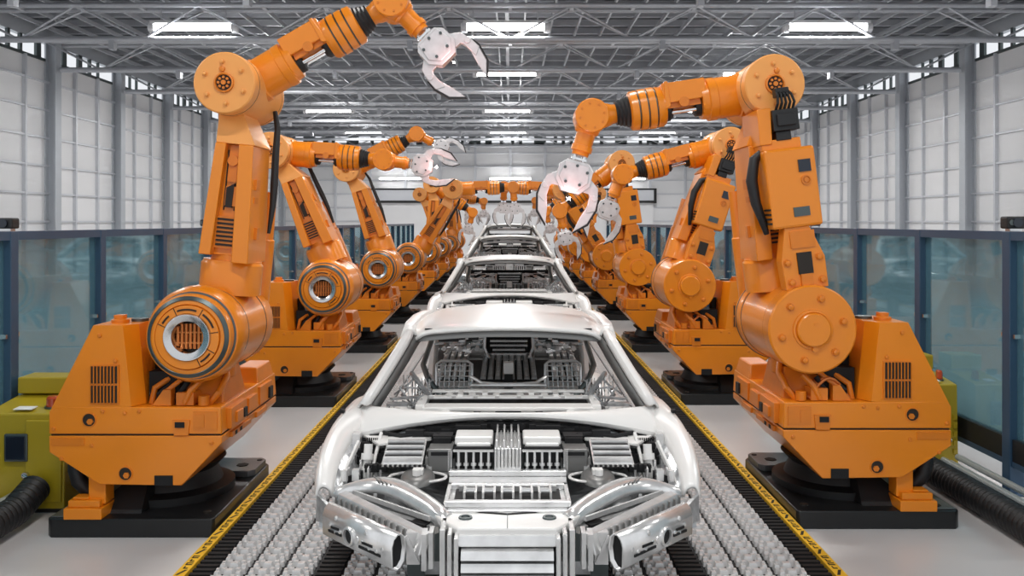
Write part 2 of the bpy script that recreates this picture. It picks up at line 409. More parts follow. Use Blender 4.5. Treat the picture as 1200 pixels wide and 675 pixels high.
# safety scanners on the fence
def scanner(x, y, z, k, lab):
    t = empty('safety_scanner', (x, y, z), lab, 'sensor', 'sensors on the fence')
    link('body', MB().box(-0.07*k,0.07*k,-0.05,0.05,0.02,0.11*k).mesh('b', 'black', smooth=0), t, bevel=0.012)
    link('lens', MB().cyl((0,-0.05,0.065*k),(0,-0.065,0.065*k),0.035*k,20).mesh('l', 'screen'), t)
    link('lens', MB().cyl((-0.04*k,-0.05,0.065*k),(-0.04*k,-0.06,0.065*k),0.02*k,16).mesh('l', 'steel_dark'), t)
    link('bracket', MB().box(-0.04,0.04,-0.03,0.03,0,0.02).mesh('l', 'steel', smooth=0), t)
scanner(-3.70, 6.28, 1.93, 0.9, 'black sensor on the left fence top at the picture edge')
scanner(3.70, 6.28, 1.93, 1.0, 'black sensor on the right fence top at the picture edge')
scanner(-3.70, 10.39, 1.93, 0.9, 'small black sensor on the left fence top behind the nearest robot arm')
scanner(3.70, 10.39, 1.93, 0.9, 'small black sensor on the right fence top beside the equipment box of the nearest robot')

# corrugated hoses
def hose(path, r, lab):
    pts = []; rad = []
    path = [Vector(p) for p in path]
    for i in range(len(path)-1):
        L = (path[i+1]-path[i]).length; n = max(2, int(L/0.016))
        for k in range(n):
            pts.append(path[i].lerp(path[i+1], k/n)); rad.append(r if len(pts) % 3 else r*0.87)
    o = link('corrugated_hose', MB().tube(pts, rad, 20).mesh('hose', 'black', smooth=60)); tag(o, lab, 'hose', 'black corrugated hoses')
hose([(3.22, 3.0, 0.105), (3.22, 26, 0.105)], 0.10, 'thick black corrugated hose lying on the floor by the right fence')
hose([(-3.22, 3.0, 0.105), (-3.22, 5.55, 0.12), (-3.22, 5.8, 0.20)], 0.10, 'thick black corrugated hose plugged into the yellow-green cabinet')

# control cabinets
def cabinet(s, y, lab):
    t = empty('control_cabinet', (s*(3.34 if s < 0 else 3.49), y, 0), lab, 'cabinet', 'yellow-green control cabinets')
    if s > 0: t.scale = (.48, 1, 1)
    b = MB(); b.hexa([(-0.28,0,0.03),(0.28,0,0.03),(0.28,0.62,0.03),(-0.28,0.62,0.03),(-0.28,0.02,0.68),(0.28,0.02,0.68),(0.28,0.62,0.75),(-0.28,0.62,0.75)])
    b.box(-0.27,0.27,0.40,0.62,0.74,0.86)
    c = link('body', b.mesh('cb', 'yg', s, smooth=0), t, bevel=0.01)
    link('plinth', MB().box(-0.26,0.26,0.02,0.6,0,0.03).mesh('p', 'black', s, smooth=0), t)
    X = -1 if s < 0 else 1
    link('door_line', MB().box(-0.265,-0.02,-0.012,0.01,0.08,0.64).mesh('dl', 'yg', s*1, smooth=0), t, bevel=0.006)
    sc = link('screen_bezel', MB().box(-0.23,-0.07,-0.022,0.0,0.36,0.55).mesh('sb', 'steel_dark', 1, smooth=0), t, T(0.11,0,0), bevel=0.008)
    link('screen', MB().box(-0.215,-0.085,-0.027,-0.02,0.375,0.535).mesh('sc', 'screen', 1, smooth=0), sc, bevel=0.004)
    link('door_handle', MB().cyl((0.02,-0.03,0.27),(0.10,-0.06,0.245),0.014,12).cyl((0.03,0,0.27),(0.03,-0.04,0.27),0.022,12).mesh('h', 'steel'), t)
    bc = link('beacon', MB().lathe((0.12,0.16,0.70),(0,0,1),[(0,0.045),(0.06,0.042),(0.075,0.03)],16).mesh('bc', 'red'), t)
    link('beacon_base', MB().cyl((0.12,0.16,0.69),(0.12,0.16,0.705),0.055,16).mesh('bb', 'steel_dark'), bc)
    b = MB()
    for k in range(5): b.box(0.19,0.255,-0.008,0.0,0.12+k*0.07,0.165+k*0.07)
    link('louvre', b.mesh('lv', 'yg', smooth=0), t, bevel=0.004)
    link('notice_paper', MB().hexa([(-0.10,0.05,0.70),(0.03,0.05,0.70),(0.03,0.13,0.705),(-0.10,0.13,0.705),(-0.10,0.05,0.704),(0.03,0.05,0.704),(0.03,0.13,0.709),(-0.10,0.13,0.709)]).mesh('np', 'paper', smooth=0), t)
cabinet(-1, 5.85, 'yellow-green control cabinet with a dark screen and red beacon beside the nearest left robot')
cabinet(1, 6.9, 'yellow-green control cabinet half hidden behind the nearest right robot base')

# ------------------------------------------------------------------ robots
def hull_meshes(m):
    R = {}
    b = MB(); b.prismz([(-.56,.03),(-.53,0),(.49,0),(.505,.02),(.505,.20),(.505,1.22),(.48,1.26),(-.53,1.26),(-.56,1.22)], 0.0, 0.12)
    R['base_plate'] = b.mesh('base_plate', 'plate', m)
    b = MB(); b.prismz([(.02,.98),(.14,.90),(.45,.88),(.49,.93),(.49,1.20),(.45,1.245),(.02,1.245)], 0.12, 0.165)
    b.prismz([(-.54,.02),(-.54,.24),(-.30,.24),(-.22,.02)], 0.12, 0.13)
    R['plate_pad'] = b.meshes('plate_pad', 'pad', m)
    b = MB()
    b.cyl((.36,1.04,.165),(.36,1.04,.170),.045,6); b.cyl((.45,1.17,.165),(.45,1.17,.170),.02,12); b.cyl((-.44,.08,.13),(-.44,.08,.135),.03,6)
    b.cyl((.42,.12,.12),(.42,.12,.128),.025,12)
    R['plate_hole'] = b.meshes('plate_hole', 'dark', m)
    b = MB(); b.lathe((0,.62,.12),(0,0,1),[(0,.42),(.05,.42),(.07,.34),(.16,.30),(.22,.36)],40)
    b.hexa([(-.35,.1,.12),(.0,.1,.12),(.05,.5,.12),(-.3,.5,.12),(-.12,.28,.32),(-.02,.28,.32),(.02,.5,.32),(-.15,.5,.32)])
    R['turntable'] = b.mesh('turntable', 'black', m)
    # lower hull
    b = MB(); b.prism([(-.54,.645),(-.54,.542),(-.22,.337),(.30,.330),(.555,.600),(.555,.645)], 0, 1.25)
    R['base_lower'] = b.mesh('base_lower', 'orange', m)
    b = MB(); b.prism([(-.54,.657),(-.54,.80),(-.50,.83),(.545,.825),(.555,.657)], 0, 1.25)
    R['base_upper'] = b.mesh('base_upper', 'orange', m)
    b = MB(); b.box(-.53,.545,.01,1.24,.64,.66)
    R['seam'] = b.mesh('seam', 'dark', m, smooth=0)
    b = MB()
    b.hexa([(-.535,.002,.80),(-.02,.002,.83),(.035,.10,.83),(-.535,.42,.80), (-.26,.004,1.345),(-.075,.004,1.345),(-.01,.09,1.345),(-.26,.42,1.345)])
    b.hexa([(-.535,.42,.80),(.035,.10,.83),(.035,.42,.83),(-.535,.421,.80), (-.26,.42,1.345),(-.01,.09,1.345),(-.01,.42,1.345),(-.26,.421,1.345)])
    R['tower'] = b.mesh('tower', 'orange', m)
    b = MB(); b.lathe((-.16,.16,1.345),(0,0,1),[(0,.055),(.02,.055),(.025,.04),(.04,.04)],16); b.box(-.19,-.13,.13,.19,1.385,1.395)
    R['cap'] = b.mesh('cap', 'orange2', m)
    b = MB(); b.cyl((-.07,.25,1.345),(-.07,.25,1.362),.055,20); R['lens'] = b.mesh('lens', 'steel_dark', m)
    # vents
    b = MB(); b.cur = 0; b.box(-.275,-.095,-.006,.004,.85,1.095)
    b.cur = 1
    for r in range(2):
        for k in range(8): b.box(-.268+k*.0215,-.256+k*.0215,-.010,-.005,.857+r*.122,.965+r*.122)
    b.cur = 0
    for r in range(2):
        for k in range(8): b.box(-.2745+k*.0215,-.2695+k*.0215,-.017,-.005,.857+r*.122,.965+r*.122)
    R['vent'] = b.mesh('vent_grille', ['orange2', 'dark'], m, smooth=0)
    R['port'] = []
    for (x, z, r) in ((-.285,.747,.040),(-.055,.407,.040)):
        b = MB(); b.lathe((x,.0,z),(0,-1,0),[(0,r*1.2),(.006,r*1.15),(.006,r),(-.02,r)],20,cap=False)
        b.cur = 1; b.cyl((x,-.001,z),(x,-.002,z),r,20)
        b.cur = 0; b.cyl((x+.008,-.001,z-.010),(x+.008,-.012,z-.010),r*.5,6)
        R['port'].append(b.mesh('access_hole', ['orange2', 'dark'], m))
    b = MB(); b.box(.13,.245,-.006,.01,.332,.395); b.box(.262,.322,-.016,.01,.700,.735)
    R['notch'] = b.meshes('dark_notch', 'carblack', m, smooth=0)
    b = MB(); b.prism([(.245,.745),(.355,.745),(.345,.650),(.255,.650)],-.010,.01); b.box(.375,.525,-.006,.01,.68,.80); b.box(.385,.445,-.010,.01,.70,.78)
    b.box(-.525,-.315,-.006,.01,.588,.632)
    R['latch'] = b.meshes('latch', 'orange2', m, smooth=0)
    b = MB()
    for (x, z) in ((-.22,1.28),(-.51,.69),(-.20,.80),(-.27,.585),(.03,.80),(-.12,1.12),(.49,.60),(-.46,.50),(-.06,.79)): b.lathe((x,.0,z),(0,-1,0),[(0,.014),(.006,.012),(.008,.006)],10)
    R['rivets'] = b.meshes('rivets', 'orange2', m)
    b = MB()   # inner side boxes
    b.box(.54,.585,.10,.42,.665,.80); b.box(.54,.575,.50,.70,.68,.78); b.box(.54,.565,.80,1.10,.67,.80); b.box(.54,.60,.18,.30,.69,.76)
    b.box(.545,.575,.15,.55,.60,.635); b.box(.545,.57,.7,.95,.60,.64)
    R['side_box'] = b.meshes('side_box', 'orange2', m, smooth=0)
    b = MB(); b.box(.58,.60,.33,.39,.69,.75); b.box(.56,.58,1.0,1.08,.68,.76); b.box(.56,.568,.56,.64,.69,.75)
    b.box(.571,.578,.2,.24,.605,.63); b.box(.571,.578,.3,.34,.605,.63)
    R['side_socket'] = b.meshes('side_socket', 'dark', m, smooth=0)
    # deck machinery
    b = MB(); b.hexa([(.18,.14,.82),(.52,.14,.82),(.52,.60,.82),(.18,.60,.82),(.27,.22,1.02),(.48,.22,1.02),(.48,.58,1.02),(.27,.58,1.02)])
    b.cyl((.38,.40,.95),(.38,.40,1.12),.13,24)
    b.hexa([(.30,.82,.82),(.545,.82,.82),(.545,1.22,.82),(.30,1.22,.82),(.36,.90,.93),(.52,.86,.93),(.52,1.20,.93),(.36,1.20,.93)])
    R['pedestal'] = b.mesh('pedestal', 'orange2', m)
    b = MB()
    b.tube([(.07,.10,.83),(.09,.10,.93),(.16,.14,.98),(.24,.22,.96)],.020,10); b.tube([(.15,.06,.83),(.16,.06,.90),(.22,.08,.95),(.30,.15,1.02)],.016,10)
    b.tube([(.44,.10,.83),(.50,.10,.90),(.52,.2,.98),(.48,.3,1.04)],.022,10); b.tube([(.30,.05,.84),(.34,.04,.92),(.40,.08,.99)],.02,10)
    b.hexa([(.10,.03,.83),(.22,.03,.83),(.22,.10,.83),(.10,.10,.83),(.17,.03,.93),(.22,.03,.93),(.22,.10,.93),(.17,.10,.93)])
    b.box(.25,.36,.04,.16,.83,.91); b.cyl((.42,.06,.83),(.42,.06,.89),.035,14)
    R['pipework'] = b.meshes('pipework', 'orange2', m)
    b = MB()
    for k in range(7): 
        y = .07+k*.035; b.tube([(.10+.26*j/8, y, .84+.13*math.sin(PI*j/8)) for j in range(9)], .011, 8)
    R['coil_hose'] = b.meshes('coil_hose', 'copper', m)
    b = MB(); b.box(.04,.24,.13,.40,.83,1.03); b.cyl((.05,.30,.83),(.05,.30,1.15),.04,12); b.tube([(.22,.12,.83),(.26,.08,.90),(.30,.12,.97)],.018,10); b.tube([(.12,.08,.84),(.13,.05,.9),(.2,.1,.96),(.3,.2,1.0)],.012,8); R['motor'] = b.meshes('drive_motor', 'carblack', m)
    b = MB(); b.box(-.44,-.20,-.02,.20,.12,.19); b.box(-.42,-.22,0,.16,.19,.235); b.box(-.31,-.20,.04,.16,.2,.40); b.box(-.40,-.30,.02,.10,.235,.25)
    R['foot'] = b.mesh('foot', 'orange', m, smooth=0)
    b = MB(); b.tube([(-.47,.16,.46),(-.44,.14,.40),(-.42,.14,.32),(-.36,.16,.24)],[.03,.05,.05,.045],14); R['foot_cable'] = b.meshes('foot_cable', 'black', m)
    return R

def ring_bolt(mat_='orange2', r=.022):
    return MB().lathe((0,0,0),(0,-1,0),[(0,r*1.25),(.006,r*1.25),(.006,r),(.02,r*.85),(.024,r*.4)],8).mesh('bolt', mat_)

def drum_ring(m):   # left-row shoulder drum: open ring end
    R = {}
    b = MB(); b.lathe((0,-.10,0),(0,1,0),[(0,.150),(0,.200),(-.012,.205),(-.012,.225),(.004,.262),(.04,.268),(.07,.262),(.075,.285),(.11,.303),(.19,.310),(.23,.300),(.232,.286),(.30,.284),(.302,.278),(.31,.278),(.312,.284),(.70,.284),(.702,.276),(.712,.276),(.714,.288),(.86,.288),(.90,.26)],72,cap=False)
    b.lathe((0,-.10,0),(0,1,0),[(.90,.26),(.90,.001)],72,cap=False)
    R['drum'] = b.mesh('drum', 'orange', m)
    b = MB(); b.lathe((0,-.10,0),(0,1,0),[(-.016,.229),(-.018,.232),(-.004,.254),(.0,.254),(.008,.229)],72,cap=False)
    b.lathe((0,-.10,0),(0,1,0),[(.069,.264),(.071,.272),(.078,.286),(.079,.262)],72,cap=False)
    b.lathe((0,-.10,0),(0,1,0),[(.228,.2875),(.234,.293),(.240,.2875)],72,cap=False)
    b.lathe((0,-.10,0),(0,1,0),[(.298,.280),(.306,.2855),(.314,.280)],72,cap=False)
    b.lathe((0,-.10,0),(0,1,0),[(.70,.28),(.707,.2865),(.714,.28)],72,cap=False)
    R['seal'] = b.meshes('seal_ring', 'steel_dark', m)
    b = MB()
    b.lathe((0,-.10,0),(0,1,0),[(-.002,.200),(-.022,.197),(-.024,.150),(.0,.146)],64,cap=False)
    R['face'] = b.mesh('face_ring', 'orange', m)
    b = MB(); b.lathe((0,-.10,0),(0,1,0),[(-.02,.150),(-.036,.143),(-.036,.136),(-.020,.100),(.03,.094),(.06,.092)],64,cap=False)
    R['inner'] = b.mesh('bore_ring', 'steel', m)
    b = MB(); b.lathe((0,-.10,0),(0,1,0),[(.058,.001),(.058,.15)],32,cap=False); R['bore'] = b.mesh('bore_back', 'dark', m)
    b = MB()
    for k in range(7): b.cyl((-.078+k*.026,-.062,-.078),(-.078+k*.026,-.062,.078),.0105,10)
    b.box(-.09,.09,-.055,-.045,-.002,.002)
    b.box(-.088,.088,-.07,-.06,.02,.028); b.box(-.088,.088,-.07,-.06,-.045,-.037)
    R['coil'] = b.mesh('coil_grille', 'copper', m)
    b = MB()
    for a0, a1 in ((20,55),(70,110),(-60,-35),(130,150)):
        pts = [(math.cos(D(a))*.173,-.1255,math.sin(D(a))*.173) for a in range(a0,a1+1,5)]
        b.tube(pts,.006,6)
    for a in (10,60,115,-30,-65,155):
        b.beam((math.cos(D(a))*.150,-.124,math.sin(D(a))*.150),(math.cos(D(a))*.198,-.124,math.sin(D(a))*.198),.004,.004,(0,1,0))
    R['slots'] = b.meshes('slots', 'dark', m)
    return R
def drum_disc(m):
    R = {}
    b = MB(); b.lathe((0,-.05,0),(0,1,0),[(0,.001),(0,.275),(.010,.286),(.13,.286),(.132,.276),(.142,.276),(.144,.284),(.66,.284),(.664,.276),(.672,.276),(.676,.292),(.74,.300),(.80,.292),(.85,.26),(.85,.001)],72,cap=False)
    R['drum'] = b.mesh('drum', 'orange', m)
    b = MB(); b.lathe((0,-.05,0),(0,1,0),[(.132,.278),(.137,.2845),(.142,.278)],72,cap=False); b.lathe((0,-.05,0),(0,1,0),[(.664,.278),(.668,.286),(.672,.278)],72,cap=False)
    b.lathe((0,-.05,0),(0,1,0),[(.735,.298),(.74,.304),(.745,.298)],72,cap=False)
    R['seal'] = b.meshes('seal_ring', 'steel_dark', m)
    b = MB(); b.lathe((0.0,-.05,0),(0,-1,0),[(0,.130),(.010,.128),(.012,.115),(.008,.112),(.030,.108),(.036,.100),(.036,.001)],48,cap=False)
    b.box(-.03,.0,-.09,-.084,.03,.045); b.cyl((-.01,-.07,-.125),(-.01,-.05,-.125),.018,12)
    R['hub'] = b.mesh('hub', 'orange', m)
    return R

def arm_meshes(m, left):
    """upper arm, local z runs from shoulder axis to elbow axis, x inward"""
    R = {}
    c = .07
    b = MB()
    b.lathe((c,.40,.24),(0,0,1),[(0,.165),(.20,.165),(.215,.155),(.225,.155)],40,scale=(1,1.25) )
    b.cyl((c,.40,.44),(c,.40,.54),.14,32)
    R['sleeve'] = b.mesh('sleeve', 'orange', m)
    b = MB(); b.lathe((.17,.78,.15),(0,0,1),[(0,.065),(.45,.065),(.46,.055),(.80,.05)],20); R['strut'] = b.mesh('support_strut', 'orange', m)
    # core
    b = MB(); b.hexa([(c-.12,.26,.50),(c+.12,.26,.50),(c+.12,.58,.50),(c-.12,.58,.50),(c-.10,.27,1.24),(c+.10,.27,1.24),(c+.10,.56,1.24),(c-.10,.56,1.24)])
    R['core'] = b.mesh('core', 'orange', m)
    b = MB()  # two flanges
    b.hexa([(c-.165,.19,.50),(c-.085,.19,.50),(c-.085,.60,.50),(c-.165,.60,.50),(c-.125,.20,1.24),(c-.055,.20,1.24),(c-.055,.58,1.24),(c-.125,.58,1.24)])
    R['flange_a'] = b.mesh('side_flange', 'orange', m)
    b = MB()
    b.hexa([(c+.055,.19,.46),(c+.165,.19,.46),(c+.165,.60,.46),(c+.055,.60,.46),(c+.03,.20,1.24),(c+.125,.20,1.24),(c+.125,.58,1.24),(c+.03,.58,1.24)])
    R['flange_b'] = b.mesh('side_flange', 'orange', m)
    b = MB()
    b.hexa([(c-.125,.21,1.24),(c+.135,.21,1.24),(c+.135,.60,1.24),(c-.125,.60,1.24),(-.07,.26,1.45),(.09,.26,1.45),(.09,.58,1.45),(-.07,.58,1.45)])
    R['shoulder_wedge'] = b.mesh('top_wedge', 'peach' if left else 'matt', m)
    b = MB(); b.box(-.08,.08,.28,.70,1.40,1.56); R['fork'] = b.mesh('elbow_fork', 'orange2', m)
    b = MB(); b.cur = 0; b.box(c-.085,c+.05,.235,.262,.55,.76)
    b.cur = 1
    for k in range(7): b.box(c-.072,c+.038,.228,.236,.565+k*.028,.579+k*.028)
    R['grille'] = b.mesh('grille', ['orange2', 'dark'], m, smooth=0)
    b = MB(); b.box(c-.052,c-.045,.255,.27,.80,1.2); b.box(c+.018,c+.027,.255,.27,.80,1.0); b.hexa([(c-.035,.235,.82),(c+.01,.235,.82),(c+.01,.262,.82),(c-.035,.262,.82),(c-.035,.235,.95),(c+.015,.235,.98),(c+.015,.262,.98),(c-.035,.262,.95)])
    R['channel'] = b.meshes('channel', 'dark', m, smooth=0)
    b = MB(); b.cyl((c-.01,.235,1.13),(c-.01,.262,1.13),.035,20); b.box(c-.04,c+.03,.24,.262,.83,.96); b.box(c-.04,c+.02,.25,.262,.99,1.22); R['boss'] = b.mesh('boss', 'orange2', m)
    b = MB()
    if left: b.tube([(c+.12,.64,1.52),(c+.155,.62,1.40),(c+.16,.62,1.20),(c+.175,.60,1.0),(c+.185,.58,.85),(c+.18,.56,.66)],[.016,.022,.026,.028,.022,.012],12)
    else: b.tube([(.12,.10,1.20),(.20,.09,1.14),(.235,.09,1.0),(.225,.09,.85),(.19,.10,.72),(.17,.12,.64)],[.02,.034,.038,.034,.026,.018],12)
    R['cable'] = b.mesh('arm_cable', 'black', m)
    b = MB(); b.box(c+.12,c+.155,.26,.34,.95,1.02); b.box(c+.12,c+.15,.26,.34,.86,.9); b.box(c+.14,c+.175,.30,.36,.62,.70)
    R['clips'] = b.meshes('cable_clip', 'orange2', m, smooth=0)
    if not left:
        b = MB(); b.box(-.165,.165,-.02,.20,.665,1.185); R['box'] = b.mesh('equipment_box', 'orange', m, smooth=0)
        b = MB(); b.box(-.15,.15,.20,.26,.68,1.17); R['box_back'] = b.mesh('box_back', 'carblack', m, smooth=0)
        b = MB(); b.box(-.125,-.045,-.028,-.02,1.02,1.10)
        R['box_window'] = b.mesh('box_window', 'screen', m, smooth=0)
        b = MB(); b.cur = 0; b.lathe((-.085,-.02,.965),(0,-1,0),[(0,.032),(.01,.032),(.01,.024),(.004,.022)],20,cap=False); b.cyl((-.085,-.02,.965),(-.085,-.028,.965),.015,12)
        R['box_knob'] = b.mesh('box_knob', 'orange2', m)
        b = MB(); b.box(-.085,.02,-.026,-.02,.735,.795); R['label_plate'] = b.mesh('label_plate', 'steel_dark', m, smooth=0)
        b = MB()
        for k in range(4): b.box(.135,.175,-.01,.10,.70+k*.03,.712+k*.03)
        R['box_louvre'] = b.meshes('box_louvre', 'carblack', m, smooth=0)
        b = MB(); b.prism([(-.155,.26),(.12,.26),(.13,.45),(.085,.67),(-.075,.67),(-.155,.46)],-.0,.12)
        R['lower_bracket'] = b.mesh('lower_bracket', 'orange', m, smooth=0)
        b = MB(); b.box(-.065,.03,-.012,.0,.36,.50)
        R['bracket_slot'] = b.mesh('bracket_slot', 'dark', m, smooth=0)
        b = MB(); b.box(-.10,.06,-.010,.0,.53,.64); b.box(-.055,.02,-.018,.0,.28,.36)
        R['bracket_pad'] = b.meshes('bracket_pad', 'orange2', m, smooth=0)
        b = MB(); b.box(-.095,.075,.0,.14,1.30,1.44); b.box(-.07,.05,-.02,0,1.33,1.41); b.box(-.04,.06,.02,.12,1.24,1.30); b.box(-.05,.04,-.01,.06,1.52,1.58)
        R['connector'] = b.mesh('connector', 'black', m, smooth=0)
        b = MB()
        for k in range(5): b.tube([(-.068+k*.028,.03,1.43),(-.072+k*.027,-.02,1.48),(-.055+k*.022,-.025,1.53),(-.04+k*.018,.01,1.565)],.009,8)
        R['coil_cable'] = b.mesh('coil_cable', 'black', m)
        b = MB(); b.hexa([(.09,.02,1.22),(.17,.02,1.22),(.17,.4,1.22),(.09,.4,1.22),(.07,.03,1.46),(.16,.03,1.46),(.16,.4,1.46),(.07,.4,1.46)]); b.box(-.10,.16,.03,.2,1.18,1.25); R['upper_bracket'] = b.mesh('upper_bracket', 'orange', m)
    return R

def elbow_meshes(m):
    R = {}
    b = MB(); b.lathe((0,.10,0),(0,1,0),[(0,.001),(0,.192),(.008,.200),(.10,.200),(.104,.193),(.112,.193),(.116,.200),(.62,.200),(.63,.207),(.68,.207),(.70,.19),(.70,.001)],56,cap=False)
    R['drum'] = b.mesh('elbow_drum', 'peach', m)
    b = MB(); b.lathe((0,.10,0),(0,1,0),[(.104,.195),(.108,.2005),(.112,.195)],56,cap=False); b.lathe((0,.10,0),(0,1,0),[(.626,.203),(.632,.2085),(.637,.203)],56,cap=False); R['seal'] = b.meshes('seal_ring', 'dark', m)
    b = MB(); b.cur = 0; b.lathe((0,.10,0),(0,-1,0),[(0,.066),(.015,.064),(.018,.054),(.006,.050)],36,cap=False)
    for k in range(8):
        a = k*PI/4; b.cyl((math.cos(a)*.034,.10,math.sin(a)*.034),(math.cos(a)*.034,.084,math.sin(a)*.034),.009,8)
    b.cyl((0,.10,0),(0,.080,0),.016,12)
    b.lathe((-.012,.10,.088),(0,-1,0),[(0,.02),(.012,.018),(.016,.01)],12)
    b.cur = 1; b.cyl((0,.10,0),(0,.094,0),.052,24)
    R['hub'] = b.mesh('elbow_hub', ['orange2', 'dark'], m)
    return R

def fore_meshes(m):
    """forearm, local z from elbow to wrist, x = underside when it points inward"""
    R = {}; Y = .45
    b = MB(); b.lathe((0,Y,.12),(0,0,1),[(0,.155),(.04,.155),(.05,.145),(.20,.145),(.205,.15),(.26,.15),(.265,.135),(.31,.128)],40)
    R['collar'] = b.mesh('forearm_collar', 'orange', m)
    b = MB(); b.lathe((0.03,Y,.42),(0,0,1),[(0,.075),(.05,.075),(.06,.06)],20); b.lathe((0.03,Y,.63),(0,0,1),[(0,.06),(.02,.08),(.08,.08)],20)
    R['joint'] = b.meshes('joint_boot', 'black', m)
    b = MB(); b.hexa([(-.145,Y-.12,.40),(-.01,Y-.12,.40),(-.01,Y+.12,.40),(-.145,Y+.12,.40),(-.145,Y-.12,.70),(-.005,Y-.12,.70),(-.005,Y+.12,.70),(-.145,Y+.12,.70)])
    b.hexa([(-.155,Y-.13,.655),(.02,Y-.13,.655),(.02,Y+.13,.655),(-.155,Y+.13,.655),(-.155,Y-.13,.68),(.04,Y-.13,.70),(.04,Y+.13,.70),(-.155,Y+.13,.68)])
    R['housing'] = b.mesh('forearm_housing', 'orange', m, smooth=0)
    b = MB(); b.box(-.012,.03,Y-.09,Y+.09,.44,.68); b.cyl((.0,Y-.10,.56),(.0,Y-.125,.56),.035,16); R['bracket'] = b.mesh('housing_bracket', 'orange2', m)
    b = MB(); b.cyl((.055,Y-.05,.42),(.055,Y-.05,.70),.016,12); b.cyl((.05,Y+.05,.42),(.05,Y+.05,.70),.012,10); R['rod'] = b.meshes('piston_rod', 'rod', m)
    b = MB(); b.lathe((0,Y,.68),(0,0,1),[(0,.125),(.02,.14),(.06,.142),(.062,.130),(.072,.130),(.074,.145),(.12,.145),(.122,.132),(.132,.132),(.134,.143),(.18,.142),(.182,.130),(.192,.130),(.194,.140),(.24,.135),(.25,.115)],40)
    R['sleeve'] = b.mesh('forearm_sleeve', 'orange', m)
    b = MB()
    for t, r in ((.067,.1335),(.127,.1355),(.187,.1335)): b.lathe((0,Y,.68+t-.005),(0,0,1),[(0,r-.004),(.002,r),(.008,r),(.010,r-.004)],40,cap=False)
    R['sring'] = b.meshes('sleeve_ring', 'steel_dark', m)
    b = MB(); pr = []
    for k in range(9): pr.append((k*.013, (.118-.004*k) - (.008 if k % 2 else 0)))
    b.lathe((0,Y,.92),(0,0,1),pr,32); R['bellows'] = b.mesh('bellows', 'black', m)
    b = MB(); b.lathe((0,Y,1.0),(0,0,1),[(0,.065),(.05,.068),(.07,.078),(.12,.09)],28); R['neck'] = b.mesh('wrist_neck', 'orange', m)
    return R
def wrist_meshes(m):
    """origin at wrist axis, z toward tool"""
    R = {}; Y = .45
    b = MB(); b.lathe((0,Y-.13,0),(0,1,0),[(0,.001),(0,.112),(.006,.118),(.05,.118),(.052,.113),(.058,.113),(.06,.118),(.25,.118),(.26,.11),(.26,.001)],40,cap=False)
    R['drum'] = b.mesh('wrist_drum', 'orange', m)
    b = MB()
    for k in range(8):
        a = k*PI/4+.3; b.cyl((math.cos(a)*.085,Y-.13,math.sin(a)*.085),(math.cos(a)*.085,Y-.137,math.sin(a)*.085),.008,8)
    R['studs'] = b.meshes('wrist_studs', 'orange2', m)
    b = MB(); b.lathe((0,Y,.05),(0,0,1),[(0,.095),(.06,.085),(.075,.068),(.16,.066),(.162,.075),(.20,.075),(.202,.062),(.23,.058)],32)
    R['tool_flange'] = b.mesh('tool_flange', 'orange', m)
    b = MB()
    for x in (-.035,.035): b.cyl((x,Y,.27),(x,Y,.335),.016,10)
    b.box(-.055,.055,Y-.03,Y+.03,.30,.315)
    R['gneck'] = b.mesh('gripper_neck', 'rod', m)
    b = MB(); b.prism([(-.075,.325),(.075,.325),(.12,.37),(.125,.48),(.065,.55),(-.065,.55),(-.125,.48),(-.12,.37)],Y-.055,Y+.055)
    b.prism([(-.085,.345),(.085,.345),(.105,.46),(.05,.525),(-.05,.525),(-.105,.46)],Y-.068,Y+.068)
    R['palm'] = b.mesh('gripper_palm', 'grip', m, smooth=0)
    b = MB()
    for x, z in ((-.08,.39),(.08,.39),(-.05,.485),(.05,.485),(0,.36)): b.cyl((x,Y-.07,z),(x,Y-.08,z),.011,8)
    R['pbolt'] = b.meshes('palm_bolts', 'steel_dark', m)
    for nm, s in (('claw_a', 1), ('claw_b', -1)):
        b = MB(); b.prism([(s*.05,.46),(s*.10,.41),(s*.185,.47),(s*.205,.545),(s*.15,.555),(s*.135,.525),(s*.06,.52)],Y-.028,Y+.028)
        R[nm] = b.mesh('claw', 'grip', m, smooth=20)
        b = MB(); b.hexa([(.145,Y-.03,.53),(.205,Y-.03,.54),(.205,Y+.03,.54),(.145,Y+.03,.53),(.15,Y-.022,.66),(.21,Y-.022,.63),(.21,Y+.022,.63),(.15,Y+.022,.66)] if s > 0 else [(-.205,Y-.03,.54),(-.145,Y-.03,.53),(-.145,Y+.03,.53),(-.205,Y+.03,.54),(-.21,Y-.022,.63),(-.15,Y-.022,.66),(-.15,Y+.022,.66),(-.21,Y+.022,.63)])
        b.prism([(s*.21,.62),(s*.18,.73),(s*.10,.81),(s*.12,.70),(s*.15,.60)],Y-.014,Y+.014)
        b.cyl((s*.18,Y-.037,.545),(s*.18,Y+.037,.545),.022,14)
        R[nm+'_tip'] = b.mesh('claw_tip', 'grip', m, smooth=20)
        b = MB(); b.prism([(s*.213,.55),(s*.223,.62),(s*.19,.74),(s*.10,.825),(s*.10,.81),(s*.18,.73),(s*.211,.62),(s*.205,.55)],Y-.018,Y+.018); R[nm+'_edge'] = b.mesh('claw_edge', 'black', m, smooth=20)
    b = MB(); b.hexa([(-.03,Y+.05,.44),(.03,Y+.05,.44),(.03,Y+.10,.40),(-.03,Y+.10,.40),(-.03,Y+.15,.54),(.03,Y+.15,.54),(.03,Y+.20,.52),(-.03,Y+.20,.52)])
    b.hexa([(-.025,Y+.15,.54),(.025,Y+.15,.54),(.025,Y+.20,.52),(-.025,Y+.20,.52),(-.006,Y+.12,.74),(.006,Y+.12,.74),(.006,Y+.13,.74),(-.006,Y+.13,.74)])
    R['claw_c'] = b.mesh('claw', 'grip', m)
    return R

